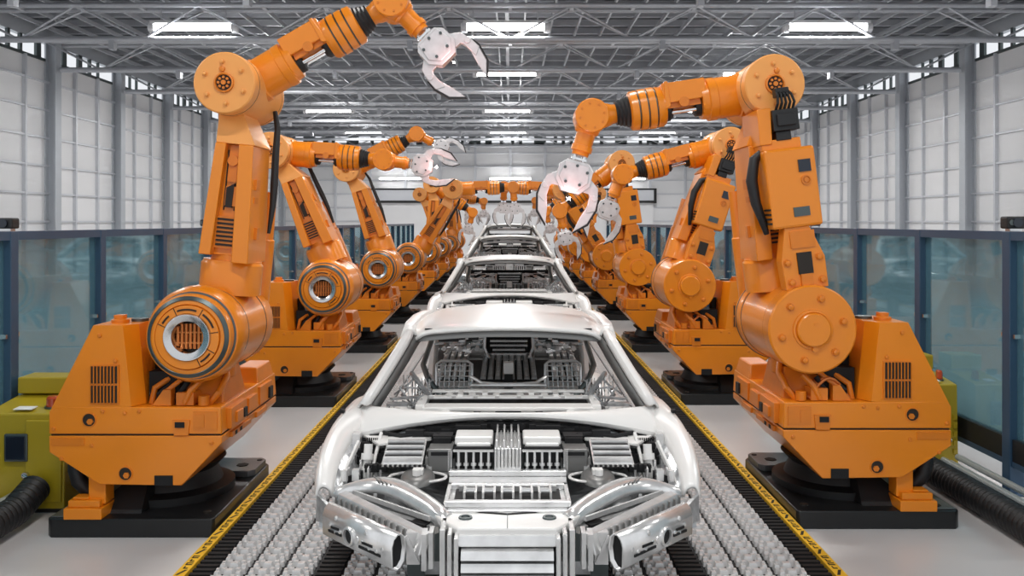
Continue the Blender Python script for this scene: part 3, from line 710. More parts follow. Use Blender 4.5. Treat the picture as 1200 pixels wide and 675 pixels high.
BK = {}
for key, m, left in (('L', 1, True), ('R', -1, False)):
    BK[key] = dict(hull=hull_meshes(m), drum=drum_ring(m) if left else drum_disc(m), arm=arm_meshes(m, left), elbow=elbow_meshes(m), fore=fore_meshes(m), wrist=wrist_meshes(m), m=m)
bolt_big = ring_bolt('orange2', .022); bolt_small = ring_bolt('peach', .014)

def robot(key, x, y, arm, fore, tool, label, near=True):
    K = BK[key]; m = K['m']; H = K['hull']
    r = empty('industrial_robot', (x, y, 0), label, 'robot', ('left' if m > 0 else 'right') + ' row of orange welding robots')
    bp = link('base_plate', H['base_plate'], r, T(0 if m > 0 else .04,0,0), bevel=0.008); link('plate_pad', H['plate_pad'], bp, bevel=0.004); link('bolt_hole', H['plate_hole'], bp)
    link('turntable', H['turntable'], r)
    lo = link('base_housing', H['base_lower'], r, bevel=0.006)
    for nm, k in (('seam', 'seam'), ('dark_notch', 'notch'), ('access_hole', 'port')): link(nm, H[k], lo)
    up = link('base_cover', H['base_upper'], r, bevel=0.006)
    link('latch', H['latch'], up); link('rivet', H['rivets'], up); link('side_box', H['side_box'], up, bevel=0.004); link('side_socket', H['side_socket'], up)
    tw = link('motor_cover', H['tower'], r, bevel=0.008)
    link('filler_cap', H['cap'], tw); link('indicator_lens', H['lens'], tw); link('vent_grille', H['vent'], tw)
    link('pedestal', H['pedestal'], r, bevel=0.01); link('pipework', H['pipework'], r); link('drive_motor', H['motor'], r)
    if m < 0: link('coil_hose', H['coil_hose'], r)
    link('foot_bracket', H['foot'], r, bevel=0.006); link('foot_cable', H['foot_cable'], r)
    J = T(m*.38, 0, 1.285 if m > 0 else 1.305); d = K['drum']
    dr = link('shoulder_drum', d['drum'], r, J)
    link('seal_ring', d['seal'], dr)
    if m > 0:
        for nm, k in (('face_ring','face'),('bore_ring','inner'),('bore_back','bore'),('coil_grille','coil'),('ring_slot','slots')): link(nm, d[k], dr)
    else:
        link('hub', d['hub'], dr)
        for k in range(6):
            a = D(15+60*k); link('bolt', bolt_big, dr, T(math.cos(a)*.205, -.05, math.sin(a)*.205))
    A = J @ RY(m*D(arm)); a = K['arm']
    link('arm_sleeve', a['sleeve'], r, A); link('support_strut', a['strut'], r, A)
    co = link('upper_arm', a['core'], r, A, bevel=0.006)
    for nm, k, bv in (('side_flange','flange_a',.006),('side_flange','flange_b',.006),('top_wedge','shoulder_wedge',.006),('grille','grille',0),('channel','channel',0),('boss','boss',0),('cable_clip','clips',0),('elbow_fork','fork',.006)):
        link(nm, a[k], co, bevel=bv)
    link('arm_cable', a['cable'], r, A)
    if m < 0:
        bx = link('equipment_box', a['box'], r, A, bevel=0.018)
        for nm, k in (('box_window','box_window'),('box_knob','box_knob'),('label_plate','label_plate'),('box_louvre','box_louvre'),('box_back','box_back')): link(nm, a[k], bx)
        lb = link('lower_bracket', a['lower_bracket'], r, A, bevel=0.006); link('bracket_slot', a['bracket_slot'], lb); link('bracket_pad', a['bracket_pad'], lb)
        for (qx, qz) in ((-.115,.46),(.095,.44),(-.12,.31),(.08,.31)): link('bolt', bolt_big, lb, T(-qx*1, -.0, qz))
        cn = link('cable_connector', a['connector'], r, A, bevel=0.006); link('coil_cable', a['coil_cable'], cn); link('upper_bracket', a['upper_bracket'], r, A, bevel=0.006)
    E = A @ T(0,0,1.62); e = K['elbow']
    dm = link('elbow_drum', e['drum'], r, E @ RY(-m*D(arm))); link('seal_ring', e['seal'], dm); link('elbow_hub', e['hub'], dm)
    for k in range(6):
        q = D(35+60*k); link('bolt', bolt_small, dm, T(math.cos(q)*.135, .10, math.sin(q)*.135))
    F = J @ RY(m*D(arm)) @ T(0,0,1.62) @ RY(-m*D(arm)) @ RY(m*D(fore)); q = K['fore']
    link('forearm_collar', q['collar'], r, F)
    hs = link('forearm_housing', q['housing'], r, F, bevel=0.006); link('housing_bracket', q['bracket'], hs); link('joint_boot', q['joint'], hs)
    link('piston_rod', q['rod'], r, F); sl = link('forearm_sleeve', q['sleeve'], r, F); link('sleeve_ring', q['sring'], sl)
    link('bellows', q['bellows'], r, F); link('wrist_neck', q['neck'], r, F)
    W = F @ T(0,0,1.20) @ RY(-m*D(fore)) @ RY(m*D(tool)); w = K['wrist']
    wd = link('wrist_drum', w['drum'], r, W); link('wrist_stud', w['studs'], wd)
    link('tool_flange', w['tool_flange'], r, W); link('gripper_neck', w['gneck'], r, W)
    pl = link('gripper_palm', w['palm'], r, W, bevel=0.004); link('palm_bolt', w['pbolt'], pl)
    for k in ('claw_a', 'claw_b'):
        c = link('claw', w[k], r, W, bevel=0.003); link('claw_tip', w[k+'_tip'], c, bevel=0.003); link('claw_edge', w[k+'_edge'], c)
    return r, W

NTH = ['nearest', 'second', 'third', 'fourth', 'fifth', 'sixth', 'seventh', 'eighth']
# arm lean (inward +), forearm angle from vertical toward the line, tool angle
PL = [(5.5, 60, 135, 'forearm and claw raised high'),
      (-22.5, 94, 98, 'forearm level'),
      (-19, 62, 118, 'forearm raised above the one before it'),
      (32, 88, 176, 'arm leaning in and claw hanging over the line'),
      (3, 124, 195, 'upright arm, forearm dipping'),
      (-22, 100, 150, 'arm leaning back behind the others'),
      (-2, 100, 185, 'small in the distance'),
      (-10, 95, 170, 'last and smallest before the far wall')]
PR = [(7, 98.5, 164, 'claw hanging by the line'),
      (-17.5, 105, 158, 'arm leaning outwards'),
      (8, 128, 193, 'upright arm and forearm dipping down'),
      (33, 87, 178, 'arm leaning in and level forearm'),
      (3, 124, 195, 'upright arm behind the crowded grippers'),
      (-22, 100, 150, 'arm leaning back behind the others'),
      (-2, 100, 175, 'small in the distance'),
      (-10, 95, 170, 'last and smallest before the far wall')]
WM = {}
for i in range(8):
    a, f_, t, d = PL[i]
    WM['L%d' % i] = robot('L', -2.38, 5.40+3.8*i, a, f_, t, '%s orange robot of the left row, %s' % (NTH[i], d))
    a, f_, t, d = PR[i]
    WM['R%d' % i] = robot('R', 2.33, 5.55+3.76*i+(.5 if i == 3 else 0), a, f_, t, '%s orange robot of the right row, %s' % (NTH[i], d))
# weld sparks at two grippers; nearest left one is added for its reddish glow
for nm, lab in (('L0', 'reddish welding spark at the claw of the nearest left robot'), ('L1', 'bright welding spark at the claw of the second left robot'), ('R0', 'bright welding spark at the claw of the nearest right robot')):
    r, W = WM[nm]
    p = Vector(r.location) + (W @ Vector((0, .34, .60)))
    b = MB(); b.lathe((0,0,-.014),(0,0,1),[(0,.002),(.006,.011),(.014,.014),(.022,.011),(.028,.002)],12)
    rr = random.Random(len(lab))
    for k in range(10):
        v = Vector((rr.uniform(-1,1), rr.uniform(-1,1), rr.uniform(-1,1))).normalized(); L_ = rr.uniform(.03,.07)
        b.cyl(v*.01, v*L_, .002, 5, .0005)
    o = link('welding_spark', b.mesh('spark', 'spark')); o.location = p; o.scale = [.25 if nm == 'L0' else .4]*3; tag(o, lab, 'spark', 'welding sparks')
    L = bpy.data.lights.new('spark_light', 'POINT'); L.energy = 1.9 if nm != 'L0' else 1.0; L.color = (1, .42, .40); L.shadow_soft_size = .05
    lo = bpy.data.objects.new('spark_light', L); COL.objects.link(lo); lo.parent = o; lo.location = (0, -.16, 0.03)


# ------------------------------------------------------------------ car bodies
CZ = 3.4
def cv(p): return (p[0], p[1]-CZ, p[2])     # (x, depth, height)
class CB(MB):
    dz = 0.0
    def add(s, vs, fs): return MB.add(s, [(x, y-CZ, z+s.dz) for x, y, z in vs], fs)
def car_meshes():
    R = []
    SPL = {'header_clip', 'fender_slot', 'wiper_linkage', 'cowl_fitting', 'dash_mount', 'bay_fitting', 'plate_slot', 'tray_fitting', 'support_bolt', 'grille_slat', 'grille_post', 'bay_wiring', 'brace_end', 'brace_rib', 'beam_slot', 'tow_eye', 'rail_tube', 'rail_rib', 'block_cap', 'seat_crossbar', 'cross_member', 'dashboard_beam', 'dashboard_gap', 'front_panel', 'rear_frame', 'rear_frame_back'}
    def put(name, b, m, mirror=False, sub_of=None, smooth=35, bevel=0.0, solid=0.0, sub=0, each=False, label=None):
        if name in SPL:
            if mirror: b.mirror()
            R.append((name, b.meshes(name, m, 1, smooth), sub_of, bevel, solid, sub, label)); return
        if mirror and each:
            R.append((name, b.mesh(name, m, 1, smooth), sub_of, bevel, solid, sub, label))
            R.append((name, b.mesh(name, m, -1, smooth), sub_of, bevel, solid, sub, label))
        else:
            if mirror: b.mirror()
            R.append((name, b.mesh(name, m, 1, smooth), sub_of, bevel, solid, sub, label))
    # roof
    rows = []
    for z, hw, hc in ((5.00,.585,1.372),(5.06,.60,1.385),(5.25,.615,1.392),(5.6,.635,1.392),(6.1,.645,1.378),(6.6,.64,1.350),(7.0,.625,1.322),(7.25,.61,1.298)):
        row = []
        for k in range(-8, 9):
            t = k/8; row.append((t*hw, z + (0.10*t*t if z < 5.1 else -0.05*t*t), hc - 0.05*t*t - (0.05 if abs(k) == 8 else 0)))
        rows.append(row)
    put('roof_panel', CB().grid(rows), 'white', smooth=60, solid=0.02, sub=1)
    # windshield header
    rows = []
    for dz, dh in ((0,0),(0.0,-0.035),(0.09,-0.045),(0.12,-0.01)):
        rows.append([(t/8*.585, 5.02+dz+0.10*(t/8)**2, 1.362+dh-0.05*(t/8)**2) for t in range(-8, 9)])
    put('windshield_header', CB().grid(rows), 'cargrey', smooth=60, solid=0.008)
    b = CB()
    for x in (-.36,-.31,.31,.36): pass
    b.box(.40,.50,5.10,5.12,1.355,1.362); b.box(.18,.24,5.12,5.2,1.29,1.32); b.box(.30,.42,5.12,5.2,1.28,1.32)
    put('header_clip', b, 'carblack', True)
    # A pillars : outer white shell + inner grey strip
    def sweep(pts, w, h, up=(0,0,1)):
        b = CB()
        for i in range(len(pts)-1): b.beam(pts[i], pts[i+1], w, h, up)
        return b
    P0 = [(.585,5.10,1.345),(.645,4.95,1.235),(.715,4.80,1.115),(.785,4.66,1.00)]
    b = CB(); secs = []
    for (x, z, h) in P0: secs.append([(x-.028,z-.02,h-.012),(x-.012,z-.045,h+.012),(x+.018,z-.03,h+.018),(x+.036,z,h-.01),(x+.040,z+.03,h-.04)])
    b.grid(secs); put('a_pillar', b, 'white', True, smooth=60, solid=0.012, sub=1, each=True)
    secs = []
    for (x, z, h) in [(.575,5.12,1.33),(.63,4.97,1.225),(.70,4.82,1.105),(.765,4.68,1.0)]: secs.append([(x-.05,z+.05,h-.03),(x-.02,z-.012,h)])
    put('pillar_trim', CB().grid(secs), 'cargrey', True, smooth=60, solid=0.012, each=True)
    # roof rails, C pillars, rear pillars
    b = CB(); secs = []
    for (x, z, h) in [(.60,5.08,1.345),(.64,5.5,1.335),(.655,6.1,1.322),(.65,6.7,1.290),(.62,7.2,1.24),(.61,7.5,1.18),(.60,7.8,1.10)]:
        secs.append([(x-.05,z,h-.02),(x-.03,z,h+.01),(x+.02,z,h+.01),(x+.035,z,h-.03),(x+.03,z,h-.05)])
    b.grid(secs); put('roof_rail', b, 'white', True, smooth=60, solid=0.015, each=True)
    b = CB(); secs = []
    for (x, z, h, w) in [(.58,7.05,1.27,.05),(.59,7.02,1.2,.035),(.60,7.0,1.05,.035),(.61,6.98,.9,.04),(.62,6.95,.7,.05),(.64,6.95,.40,.06)]:
        secs.append([(x-.03,z-w,h),(x,z-w-.02,h),(x+.03,z-w,h),(x+.03,z+w,h)])
    b.grid(secs); put('rear_pillar', b, 'white', True, smooth=60, solid=0.012, each=True)
    # body side: shoulder, sill
    b = CB(); secs = []
    for z in (4.62, 5.2, 5.9, 6.6): secs.append([(.86,z,.33),(.93,z,.36),(.95,z,.45),(.90,z,.47),(.86,z,.45)])
    b.grid(secs); put('sill', b, 'white', True, smooth=60, solid=0.015, each=True)
    b = CB(); secs = []
    for z, h, x in ((6.6,.50,.90),(6.9,.56,.91),(7.3,.60,.91),(7.8,.60,.88),(8.15,.58,.82)):
        secs.append([(x-.20,z,h+.01),(x-.10,z,h+.01),(x-.02,z,h-.01),(x,z,h-.05),(x+.01,z,h-.12),(x,z,h-.2)])
    b.grid(secs); put('rear_fender', b, 'white', True, smooth=60, solid=0.015, each=True)
    # fenders
    F = [(4.98,(.955,.62),(.955,.88),(.90,.965),(.80,.995)),
         (4.78,(.955,.62),(.955,.89),(.895,.975),(.785,1.0)),
         (4.62,(.955,.62),(.955,.90),(.885,.980),(.76,.975)),
         (4.47,(.952,.62),(.952,.90),(.893,.955),(.815,.900)),
         (4.33,(.948,.66),(.948,.865),(.905,.915),(.832,.870)),
         (4.20,(.94,.70),(.94,.81),(.905,.865),(.842,.825)),
         (4.11,(.925,.70),(.928,.76),(.90,.81),(.842,.775)),
         (4.04,(.900,.68),(.905,.715),(.885,.755),(.834,.730))]
    secs = [[(a[0],z,a[1]),(b_[0],z,b_[1]),(c[0],z,c[1]),(d[0],z,d[1]),(d[0]-.004,z,d[1]-.05)] for z,a,b_,c,d in F]
    put('front_fender', CB().grid(secs), 'white', True, smooth=60, solid=0.015, sub=2, each=True)
    b = CB(); b.grid([[(.955,4.98,.62),(.93,4.98,.88),(.76,4.98,.985)],[(.94,4.98,.35),(.88,4.98,.6),(.72,4.98,.7)]]); put('hinge_pillar', b, 'silver', True, solid=0.02, each=True)
    # fender vents
    b = CB(); 
    for k in range(3): b.box(.885+k*.012,.893+k*.012,4.60+k*.03,4.64+k*.03,.968-k*.006,.984-k*.006)
    put('fender_slot', b, 'carblack', True)
    # cowl
    U = lambda x: (x, 4.525+.27*x*x, .984+.02*abs(x))
    def Lw(x): return (x, 4.50-.02*x*x, .975-.16*x*x if abs(x) < .9 else .85)
    xs = [k/10*.80 for k in range(-10, 11)]
    rows = [[(x, U(x)[1]+.04, U(x)[2]-.03) for x in xs],[U(x) for x in xs],[((U(x)[0]+Lw(x)[0])/2,(U(x)[1]+Lw(x)[1])/2-.01,(U(x)[2]+Lw(x)[2])/2+.010) for x in xs],[Lw(x) for x in xs],[(x, Lw(x)[1]+.03, Lw(x)[2]-.02) for x in xs]]
    put('cowl', CB().grid(rows), 'white', smooth=60, solid=0.010, sub=1)
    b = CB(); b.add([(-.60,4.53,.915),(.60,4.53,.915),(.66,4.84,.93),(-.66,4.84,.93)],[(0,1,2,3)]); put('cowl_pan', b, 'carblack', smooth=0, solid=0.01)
    b = CB(); rr = random.Random(31)
    for k in range(26):
        x = rr.uniform(.02,.66); z = rr.uniform(4.56,4.72)+.2*x*x; w = rr.uniform(.01,.05); b.box(x-w,x+w,z-.008,z+.012,.935,.955+rr.uniform(0,.012))
    put('cowl_fitting', b, 'white', True)
    rows = [[(x, 4.53-.02*x*x, .930-.16*x*x) for x in xs],[(x*.98, 4.64, .92-.14*x*x) for x in xs],[(x*.98, 4.66, .55) for x in xs]]
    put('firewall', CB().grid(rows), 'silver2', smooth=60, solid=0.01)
    b = CB(); rr = random.Random(11)
    for k in range(34):
        x = rr.uniform(.02,.70); w = rr.uniform(.015,.07); h = rr.uniform(.012,.035)
        b.box(x-w,x+w,4.46+rr.uniform(0,.08),4.60,.93-.15*x*x-h,.945-.15*x*x-rr.uniform(.0,.02))
    b.tube([(0,4.50,.90),(.2,4.49,.905),(.35,4.48,.88),(.5,4.47,.87)],.012,8)
    put('wiper_linkage', b, 'carblack', True)
    # dash beam : stack of slats
    b = CB()
    b.box(-.47,.47,4.66,4.78,.965,.985)
    for k in range(-3, 4): b.box(k*.125-.052,k*.125+.052,4.88,4.925,.985,1.0)
    b.box(-.46,.46,4.925,4.935,.975,1.0); b.box(-.45,.45,5.03,5.075,.99,1.005)
    b.box(-.51,-.46,4.68,5.08,.94,.995); b.box(.46,.51,4.68,5.08,.94,.995)
    put('dashboard_beam', b, 'white', smooth=0, bevel=0.004)
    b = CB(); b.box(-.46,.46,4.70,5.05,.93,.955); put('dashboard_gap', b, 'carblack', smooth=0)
    b = CB()
    for x in (.07,.21,.34): b.lathe((x,4.98,.985),(0,0,1),[(0,.05),(.012,.045),(.016,.03)],16,scale=(1,.45))
    b.box(.12,.15,4.94,5.0,.99,1.01); b.box(.26,.29,4.9,5.0,.99,1.01); b.lathe((.34,4.62,.96),(0,0,1),[(0,.055),(.012,.05)],20,scale=(1,.5))
    put('dash_mount', b, 'white', True)
    # pillar-foot brackets
    b = CB(); rr = random.Random(4)
    for k in range(26):
        x = rr.uniform(.44,.62); z = rr.uniform(4.75,5.1); h = .98+.0*k+rr.uniform(-.08,.10)-(x-.44)*.25
        a = Vector((x,z,h)); d = Vector((rr.uniform(-1,1),rr.uniform(-.6,.6),rr.uniform(-.8,.8))).normalized()*rr.uniform(.03,.09)
        b.beam(a-d, a+d, .008, .010)
    b.beam((.46,4.95,.99),(.58,5.1,1.10),.02,.02); b.beam((.47,5.0,.98),(.66,4.82,1.0),.03,.012); b.box(.56,.68,4.76,4.82,.97,.985)
    for k in range(8): b.beam((.45+k*.022,4.98,.965),(.47+k*.022,5.08,1.06+.004*k),.005,.012)
    put('pillar_bracket', b, 'silver2', True, smooth=0, each=True)
    # seat back mesh
    b = CB()
    for k in range(7): b.cyl((.27+k*.034,5.8,.86),(.265+k*.033,5.84,1.03),.0045,6)
    for k in range(5): b.cyl((.255,5.795,.88+k*.036),(.485,5.795,.88+k*.036),.0045,6)
    b.tube([(.25,5.8,.84),(.25,5.82,1.03),(.28,5.83,1.05),(.46,5.83,1.05),(.49,5.82,1.03),(.49,5.8,.84)],.010,8)
    put('seat_mesh', b, 'silver', True, each=True)
    b = CB()
    for k in range(9): b.beam((.44+.02*k,5.35,.97+.006*k),(.50+.014*k,5.42,.86),.006,.010)
    b.tube([(.42,5.3,.92),(.50,5.35,1.01),(.56,5.6,1.06),(.56,6.2,1.14),(.57,6.8,1.22)],.018,10)
    put('side_bracket', b, 'steel_dark', True, each=True)
    # floor with ribs, tunnel
    b = CB(); b.box(-.86,.86,4.9,5.5,.30,.33)
    for k in range(12):
        x = -.77+k*.14; b.box(x-.03,x+.03,4.9,7.0,.33,.36)
    b.box(-.12,.12,4.7,7.0,.33,.52)
    b.box(-.50,.50,5.5,6.3,.30,.33)
    put('floor_pan', b, 'cargrey', smooth=0)
    # rear shelf ribs
    b = CB(); n = 20
    for k in range(n):
        x = -.50+k/(n-1)*1.0
        if k in (4,5,14,15): continue
        b.add([(x-.021,6.15,.865),(x+.021,6.15,.865),(x+.021,7.15,.935),(x-.021,7.15,.935),(x-.013,6.15,.885),(x+.013,6.15,.885),(x+.013,7.15,.955),(x-.013,7.15,.955)],[(3,2,1,0),(4,5,6,7),(0,1,5,4),(1,2,6,5),(2,3,7,6),(3,0,4,7)])
    put('rear_shelf', b, 'silver2', smooth=0)
    b = CB(); b.hexa([(-.51,6.17,.84),(.51,6.17,.84),(.51,7.15,.91),(-.51,7.15,.91),(-.51,6.17,.862),(.51,6.17,.862),(.51,7.15,.932),(-.51,7.15,.932)])
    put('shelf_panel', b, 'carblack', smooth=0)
    # rear frame
    b = CB()
    for h0, h1, w in ((1.075,1.095,.17),(1.035,1.05,.15),(1.0,1.015,.15),(.965,.98,.13),(.93,.945,.14)): b.box(-w,w,6.85,6.90,h0,h1)
    b.tube([(-.19,6.8,1.09),(-.195,6.8,1.0),(-.17,6.8,.93),(-.12,6.78,.90),(.12,6.78,.90),(.17,6.8,.93),(.195,6.8,1.0),(.19,6.8,1.09)],.014,10)
    b.box(-.60,.60,7.12,7.2,1.20,1.27)
    put('rear_frame', b, 'silver', smooth=35)
    b = CB(); b.box(-.2,.2,6.9,6.93,.94,1.10); b.box(-.58,.58,7.14,7.16,1.0,1.12); put('rear_frame_back', b, 'carblack', smooth=0)
    b = CB(); rr = random.Random(21)
    for k in range(26):
        x = rr.uniform(.22,.55); w = rr.uniform(.02,.06); h = rr.uniform(.006,.02); hh = rr.uniform(.97,1.10)
        b.beam((x-w,6.75+rr.uniform(0,.1),hh+rr.uniform(-.02,.02)),(x+w,6.78,hh-rr.uniform(-.01,.03)),.02,h)
    for k in range(5): b.cyl((.25+k*.065,6.72,1.0+.02*(k % 2)),(.25+k*.065,6.78,1.0+.02*(k % 2)),.018,12)
    put('rear_bracket', b, 'silver', True, smooth=35, each=True)
    b = CB(); b.box(-.035,.035,5.85,5.92,.955,1.035); put('console_block', b, 'white', smooth=0, bevel=0.008)
    b = CB(); b.box(-.03,.03,5.86,5.90,.55,.955); b.box(-.06,.06,5.84,5.92,.88,.90); put('console_stem', b, 'carblack', smooth=0)
    b = CB(); b.tube([(-.25,5.75,.955),(-.18,5.7,.925),(-.08,5.68,.92),(.08,5.68,.92),(.18,5.7,.925),(.25,5.75,.955)],.012,8); b.tube([(-.24,5.5,.945),(-.1,5.45,.955),(.1,5.45,.955),(.24,5.5,.945)],.012,8)
    b.box(-.26,.26,5.46,5.72,.86,.885)
    put('seat_crossbar', b, 'silver')
    # ---- engine bay
    # inner fender aprons
    rows = [[(.835,4.08,.72),(.84,4.2,.80),(.825,4.4,.86),(.80,4.62,.90)],[(.78,4.08,.66),(.77,4.2,.72),(.76,4.4,.76),(.74,4.62,.80)],[(.55,4.08,.62),(.60,4.2,.66),(.60,4.4,.68),(.60,4.62,.70)],[(.30,4.0,.60),(.30,4.2,.62),(.30,4.4,.62),(.30,4.62,.64)]]
    put('inner_apron', CB().grid(rows), 'silver2', True, smooth=60, solid=0.01, each=True)
    b = CB(); b.cyl((.715,4.28,.68),(.705,4.32,.875),.022,12); b.cyl((.715,4.28,.72),(.713,4.29,.77),.034,12); b.cyl((.71,4.30,.80),(.708,4.31,.83),.032,12)
    b.beam((.82,4.12,.72),(.76,4.35,.88),.012,.02); b.beam((.76,4.35,.88),(.83,4.25,.70),.012,.02); b.beam((.80,4.12,.70),(.70,4.2,.70),.02,.02)
    b.beam((.69,4.2,.69),(.66,4.45,.90),.015,.015)
    put('suspension_strut', b, 'white', True, each=True)
    b = CB()   # domed strut towers
    b.lathe((.435,4.12,.755),(0,0,1),[(0,.135),(.02,.128),(.034,.10),(.040,.04)],32,scale=(1,.62)); put('strut_tower', b, 'cargrey', True, smooth=50, each=True)
    b = CB(); b.tube([(.435+.138*math.cos(2*PI*k/24), 4.12+.085*math.sin(2*PI*k/24), .768) for k in range(25)],.007,6); b.box(.405,.455,4.07,4.12,.79,.815); b.cyl((.435,4.07,.79),(.435,4.07,.82),.02,12)
    put('tower_rim', b, 'white', True, each=True)
    b = CB(); b.hexa([(.40,4.44,.862),(.66,4.36,.855),(.76,4.50,.865),(.40,4.53,.872),(.40,4.44,.872),(.66,4.36,.865),(.76,4.50,.875),(.40,4.53,.882)]); put('apron_panel', b, 'white', True, smooth=0, each=True)
    b = CB()   # slotted plates
    b.hexa([(.42,4.18,.80),(.62,4.18,.80),(.62,4.42,.86),(.42,4.42,.86),(.42,4.18,.812),(.62,4.18,.812),(.62,4.42,.872),(.42,4.42,.872)])
    for k in range(4): b.box(.425,.615,4.20+k*.055,4.225+k*.055,.815+k*.014,.840+k*.014)
    put('slotted_plate', b, 'silver', True, smooth=0, each=True)
    b = CB()
    for k in range(13): b.box(.40+k*.024,.412+k*.024,4.155,4.17,.80,.815)
    for k in range(3): b.box(.43,.61,4.232+k*.055,4.246+k*.055,.822+k*.014,.842+k*.014)
    for k in range(9): b.box(.66+k*.011,.666+k*.011,4.42,4.43,.862,.88)
    put('plate_slot', b, 'carblack', True, smooth=0)
    b = CB(); b.box(.275,.395,4.22,4.34,.76,.875); put('battery_block', b, 'cargrey', True, smooth=0, bevel=0.006, each=True)
    b = CB(); b.box(.29,.38,4.215,4.22,.845,.862); b.box(.29,.38,4.34,4.36,.86,.90); b.box(.285,.385,4.36,4.45,.885,.905); put('block_cap', b, 'carblack', True, smooth=0, each=True)
    # cylinder head boxes
    b = CB(); b.box(.075,.265,4.26,4.42,.885,.925); b.box(.085,.255,4.24,4.26,.865,.90); put('engine_cover', b, 'white', True, smooth=0, bevel=0.008, each=True)
    b = CB(); b.box(.08,.26,4.22,4.40,.74,.885); put('engine_block', b, 'carblack', True, smooth=0, each=True)
    b = CB()
    for k in range(5): b.cyl((.095+k*.037,4.20,.77),(.095+k*.037,4.21,.865),.007,10); b.lathe((.095+k*.037,4.205,.80),(0,0,1),[(0,.014),(.012,.014)],10)
    b.box(.07,.27,4.195,4.215,.868,.876)
    for k in range(3): b.box(.275+.008*k,.279+.008*k,4.2,4.4,.76,.87)
    put('injector_row', b, 'silver', True, each=True)
    b = CB()
    for k in range(-3, 4): b.box(k*.018-.005,k*.018+.005,4.16,4.50,.80+.0*k,.905+.03*(k % 2))
    b.box(-.065,.065,4.16,4.52,.78,.895)
    put('centre_spine', b, 'silver', smooth=0, bevel=0.003)
    # tray in front of engine
    b = CB(); b.dz = -.035; b.box(-.285,.285,4.14,4.18,.80,.825); b.box(-.275,.275,3.92,3.96,.805,.83); b.hexa([(-.255,3.62,.80),(.255,3.62,.80),(.285,4.14,.79),(-.285,4.14,.79),(-.255,3.62,.81),(.255,3.62,.81),(.285,4.14,.80),(-.285,4.14,.80)])
    b.box(-.275,-.255,3.68,3.95,.81,.83); b.box(.255,.275,3.68,3.95,.81,.83); b.box(-.27,.27,3.66,3.69,.81,.835)
    for k in range(-8, 9): b.box(k*.030-.006,k*.030+.006,3.96,3.975,.80,.825)
    put('engine_tray', b, 'silver', smooth=0, bevel=0.003)
    b = CB(); b.dz = -.035; b.box(-.235,.235,3.72,3.90,.811,.816); b.tube([(-.27,3.66,.80),(-.15,3.63,.798),(0,3.60,.797),(.15,3.63,.798),(.27,3.66,.80)],.008,6); put('tray_recess', b, 'carblack', smooth=0)
    b = CB(); b.dz = -.035
    for k in (-3,-1.5,0,1.5,3):
        x = k*.055; b.box(x-.03,x-.02,3.74,3.88,.816,.85); b.box(x+.02,x+.03,3.74,3.88,.816,.85); b.cyl((x-.02,3.80,.838),(x+.02,3.80,.838),.013,10)
    b.box(-.22,.22,3.86,3.875,.816,.84)
    put('tray_fitting', b, 'silver')
    # radiator support
    b = CB(); b.dz = -.035
    b.hexa([(-.33,3.66,.775),(.33,3.66,.775),(.34,3.70,.775),(-.34,3.70,.775),(-.33,3.66,.80),(.33,3.66,.80),(.34,3.70,.80),(-.34,3.70,.80)])
    b.prismz([(-.20,3.44),(.20,3.44),(.27,3.53),(.335,3.66),(.285,3.68),(-.285,3.68),(-.335,3.66),(-.27,3.53)],.765,.80)
    put('radiator_support', b, 'white', smooth=0, bevel=0.008)
    b = CB(); b.dz = -.035
    for x in (-.175,.175,-.285,.285): b.lathe((x,3.56 if abs(x)<.2 else 3.64,.80),(0,0,1),[(0,.03),(.006,.028),(.006,.018),(.001,.016)],16)
    b.box(-.0015,.0015,3.44,3.6,.8,.803)
    put('support_bolt', b, 'steel_dark')
    b = CB(); b.dz = -.03; b.hexa([(-.20,3.42,.725),(.20,3.42,.725),(.20,3.46,.725),(-.20,3.46,.725),(-.20,3.43,.77),(.20,3.43,.77),(.20,3.46,.77),(-.20,3.46,.77)])
    put('front_panel', b, 'silver', smooth=0, bevel=0.006)
    b = CB(); h = .685
    while h > .33: b.hexa([(-.185,3.385,h-.030),(.185,3.385,h-.030),(.185,3.44,h-.012),(-.185,3.44,h-.012),(-.185,3.40,h),(.185,3.40,h),(.185,3.44,h+.004),(-.185,3.44,h+.004)]); h -= .048
    put('grille_slat', b, 'silver', smooth=0)
    b = CB(); b.box(-.2,.2,3.45,3.47,.32,.70); put('grille_back', b, 'carblack', smooth=0)
    b = CB(); b.box(.195,.212,3.38,3.48,.30,.745); b.box(.222,.24,3.40,3.52,.30,.755); b.box(.250,.272,3.42,3.56,.30,.765); put('grille_post', b, 'silver', True, smooth=0, bevel=0.003, each=True)
    # upper rails curving from tower to support
    b = CB(); secs = []
    for (x, z, h, w) in [(.80,4.02,.742,.035),(.68,4.06,.775,.045),(.58,4.02,.79,.05),(.50,3.93,.80,.05),(.40,3.80,.795,.045),(.31,3.68,.785,.04),(.25,3.58,.765,.04)]:
        secs.append([(x+w*.5,z-w,h-.05),(x+w*.4,z-w*.8,h-.004),(x,z,h+.01),(x-w*.5,z+w*.8,h-.004),(x-w*.6,z+w,h-.04)])
    b.grid(secs); put('upper_rail', b, 'silver', True, smooth=60, solid=0.01, sub=1, each=True)
    b = CB()
    for k in range(5): b.beam((.60-.022*k,3.97-.02*k,.79),(.64-.022*k,4.06-.02*k,.79),.006,.012)
    put('rail_rib', b, 'cargrey', True, each=True)
    b = CB(); b.beam((.74,3.98,.69),(.30,3.60,.70),.03,.03); b.beam((.72,3.99,.735),(.33,3.62,.74),.012,.02); put('rail_tube', b, 'silver', True, each=True)
    b = CB(); b.hexa([(.72,3.95,.60),(.35,3.6,.62),(.33,3.64,.62),(.70,4.0,.60),(.72,3.95,.68),(.35,3.6,.72),(.33,3.64,.72),(.70,4.0,.68)]); put('rail_shadow_web', b, 'carblack', True, smooth=0, each=True)
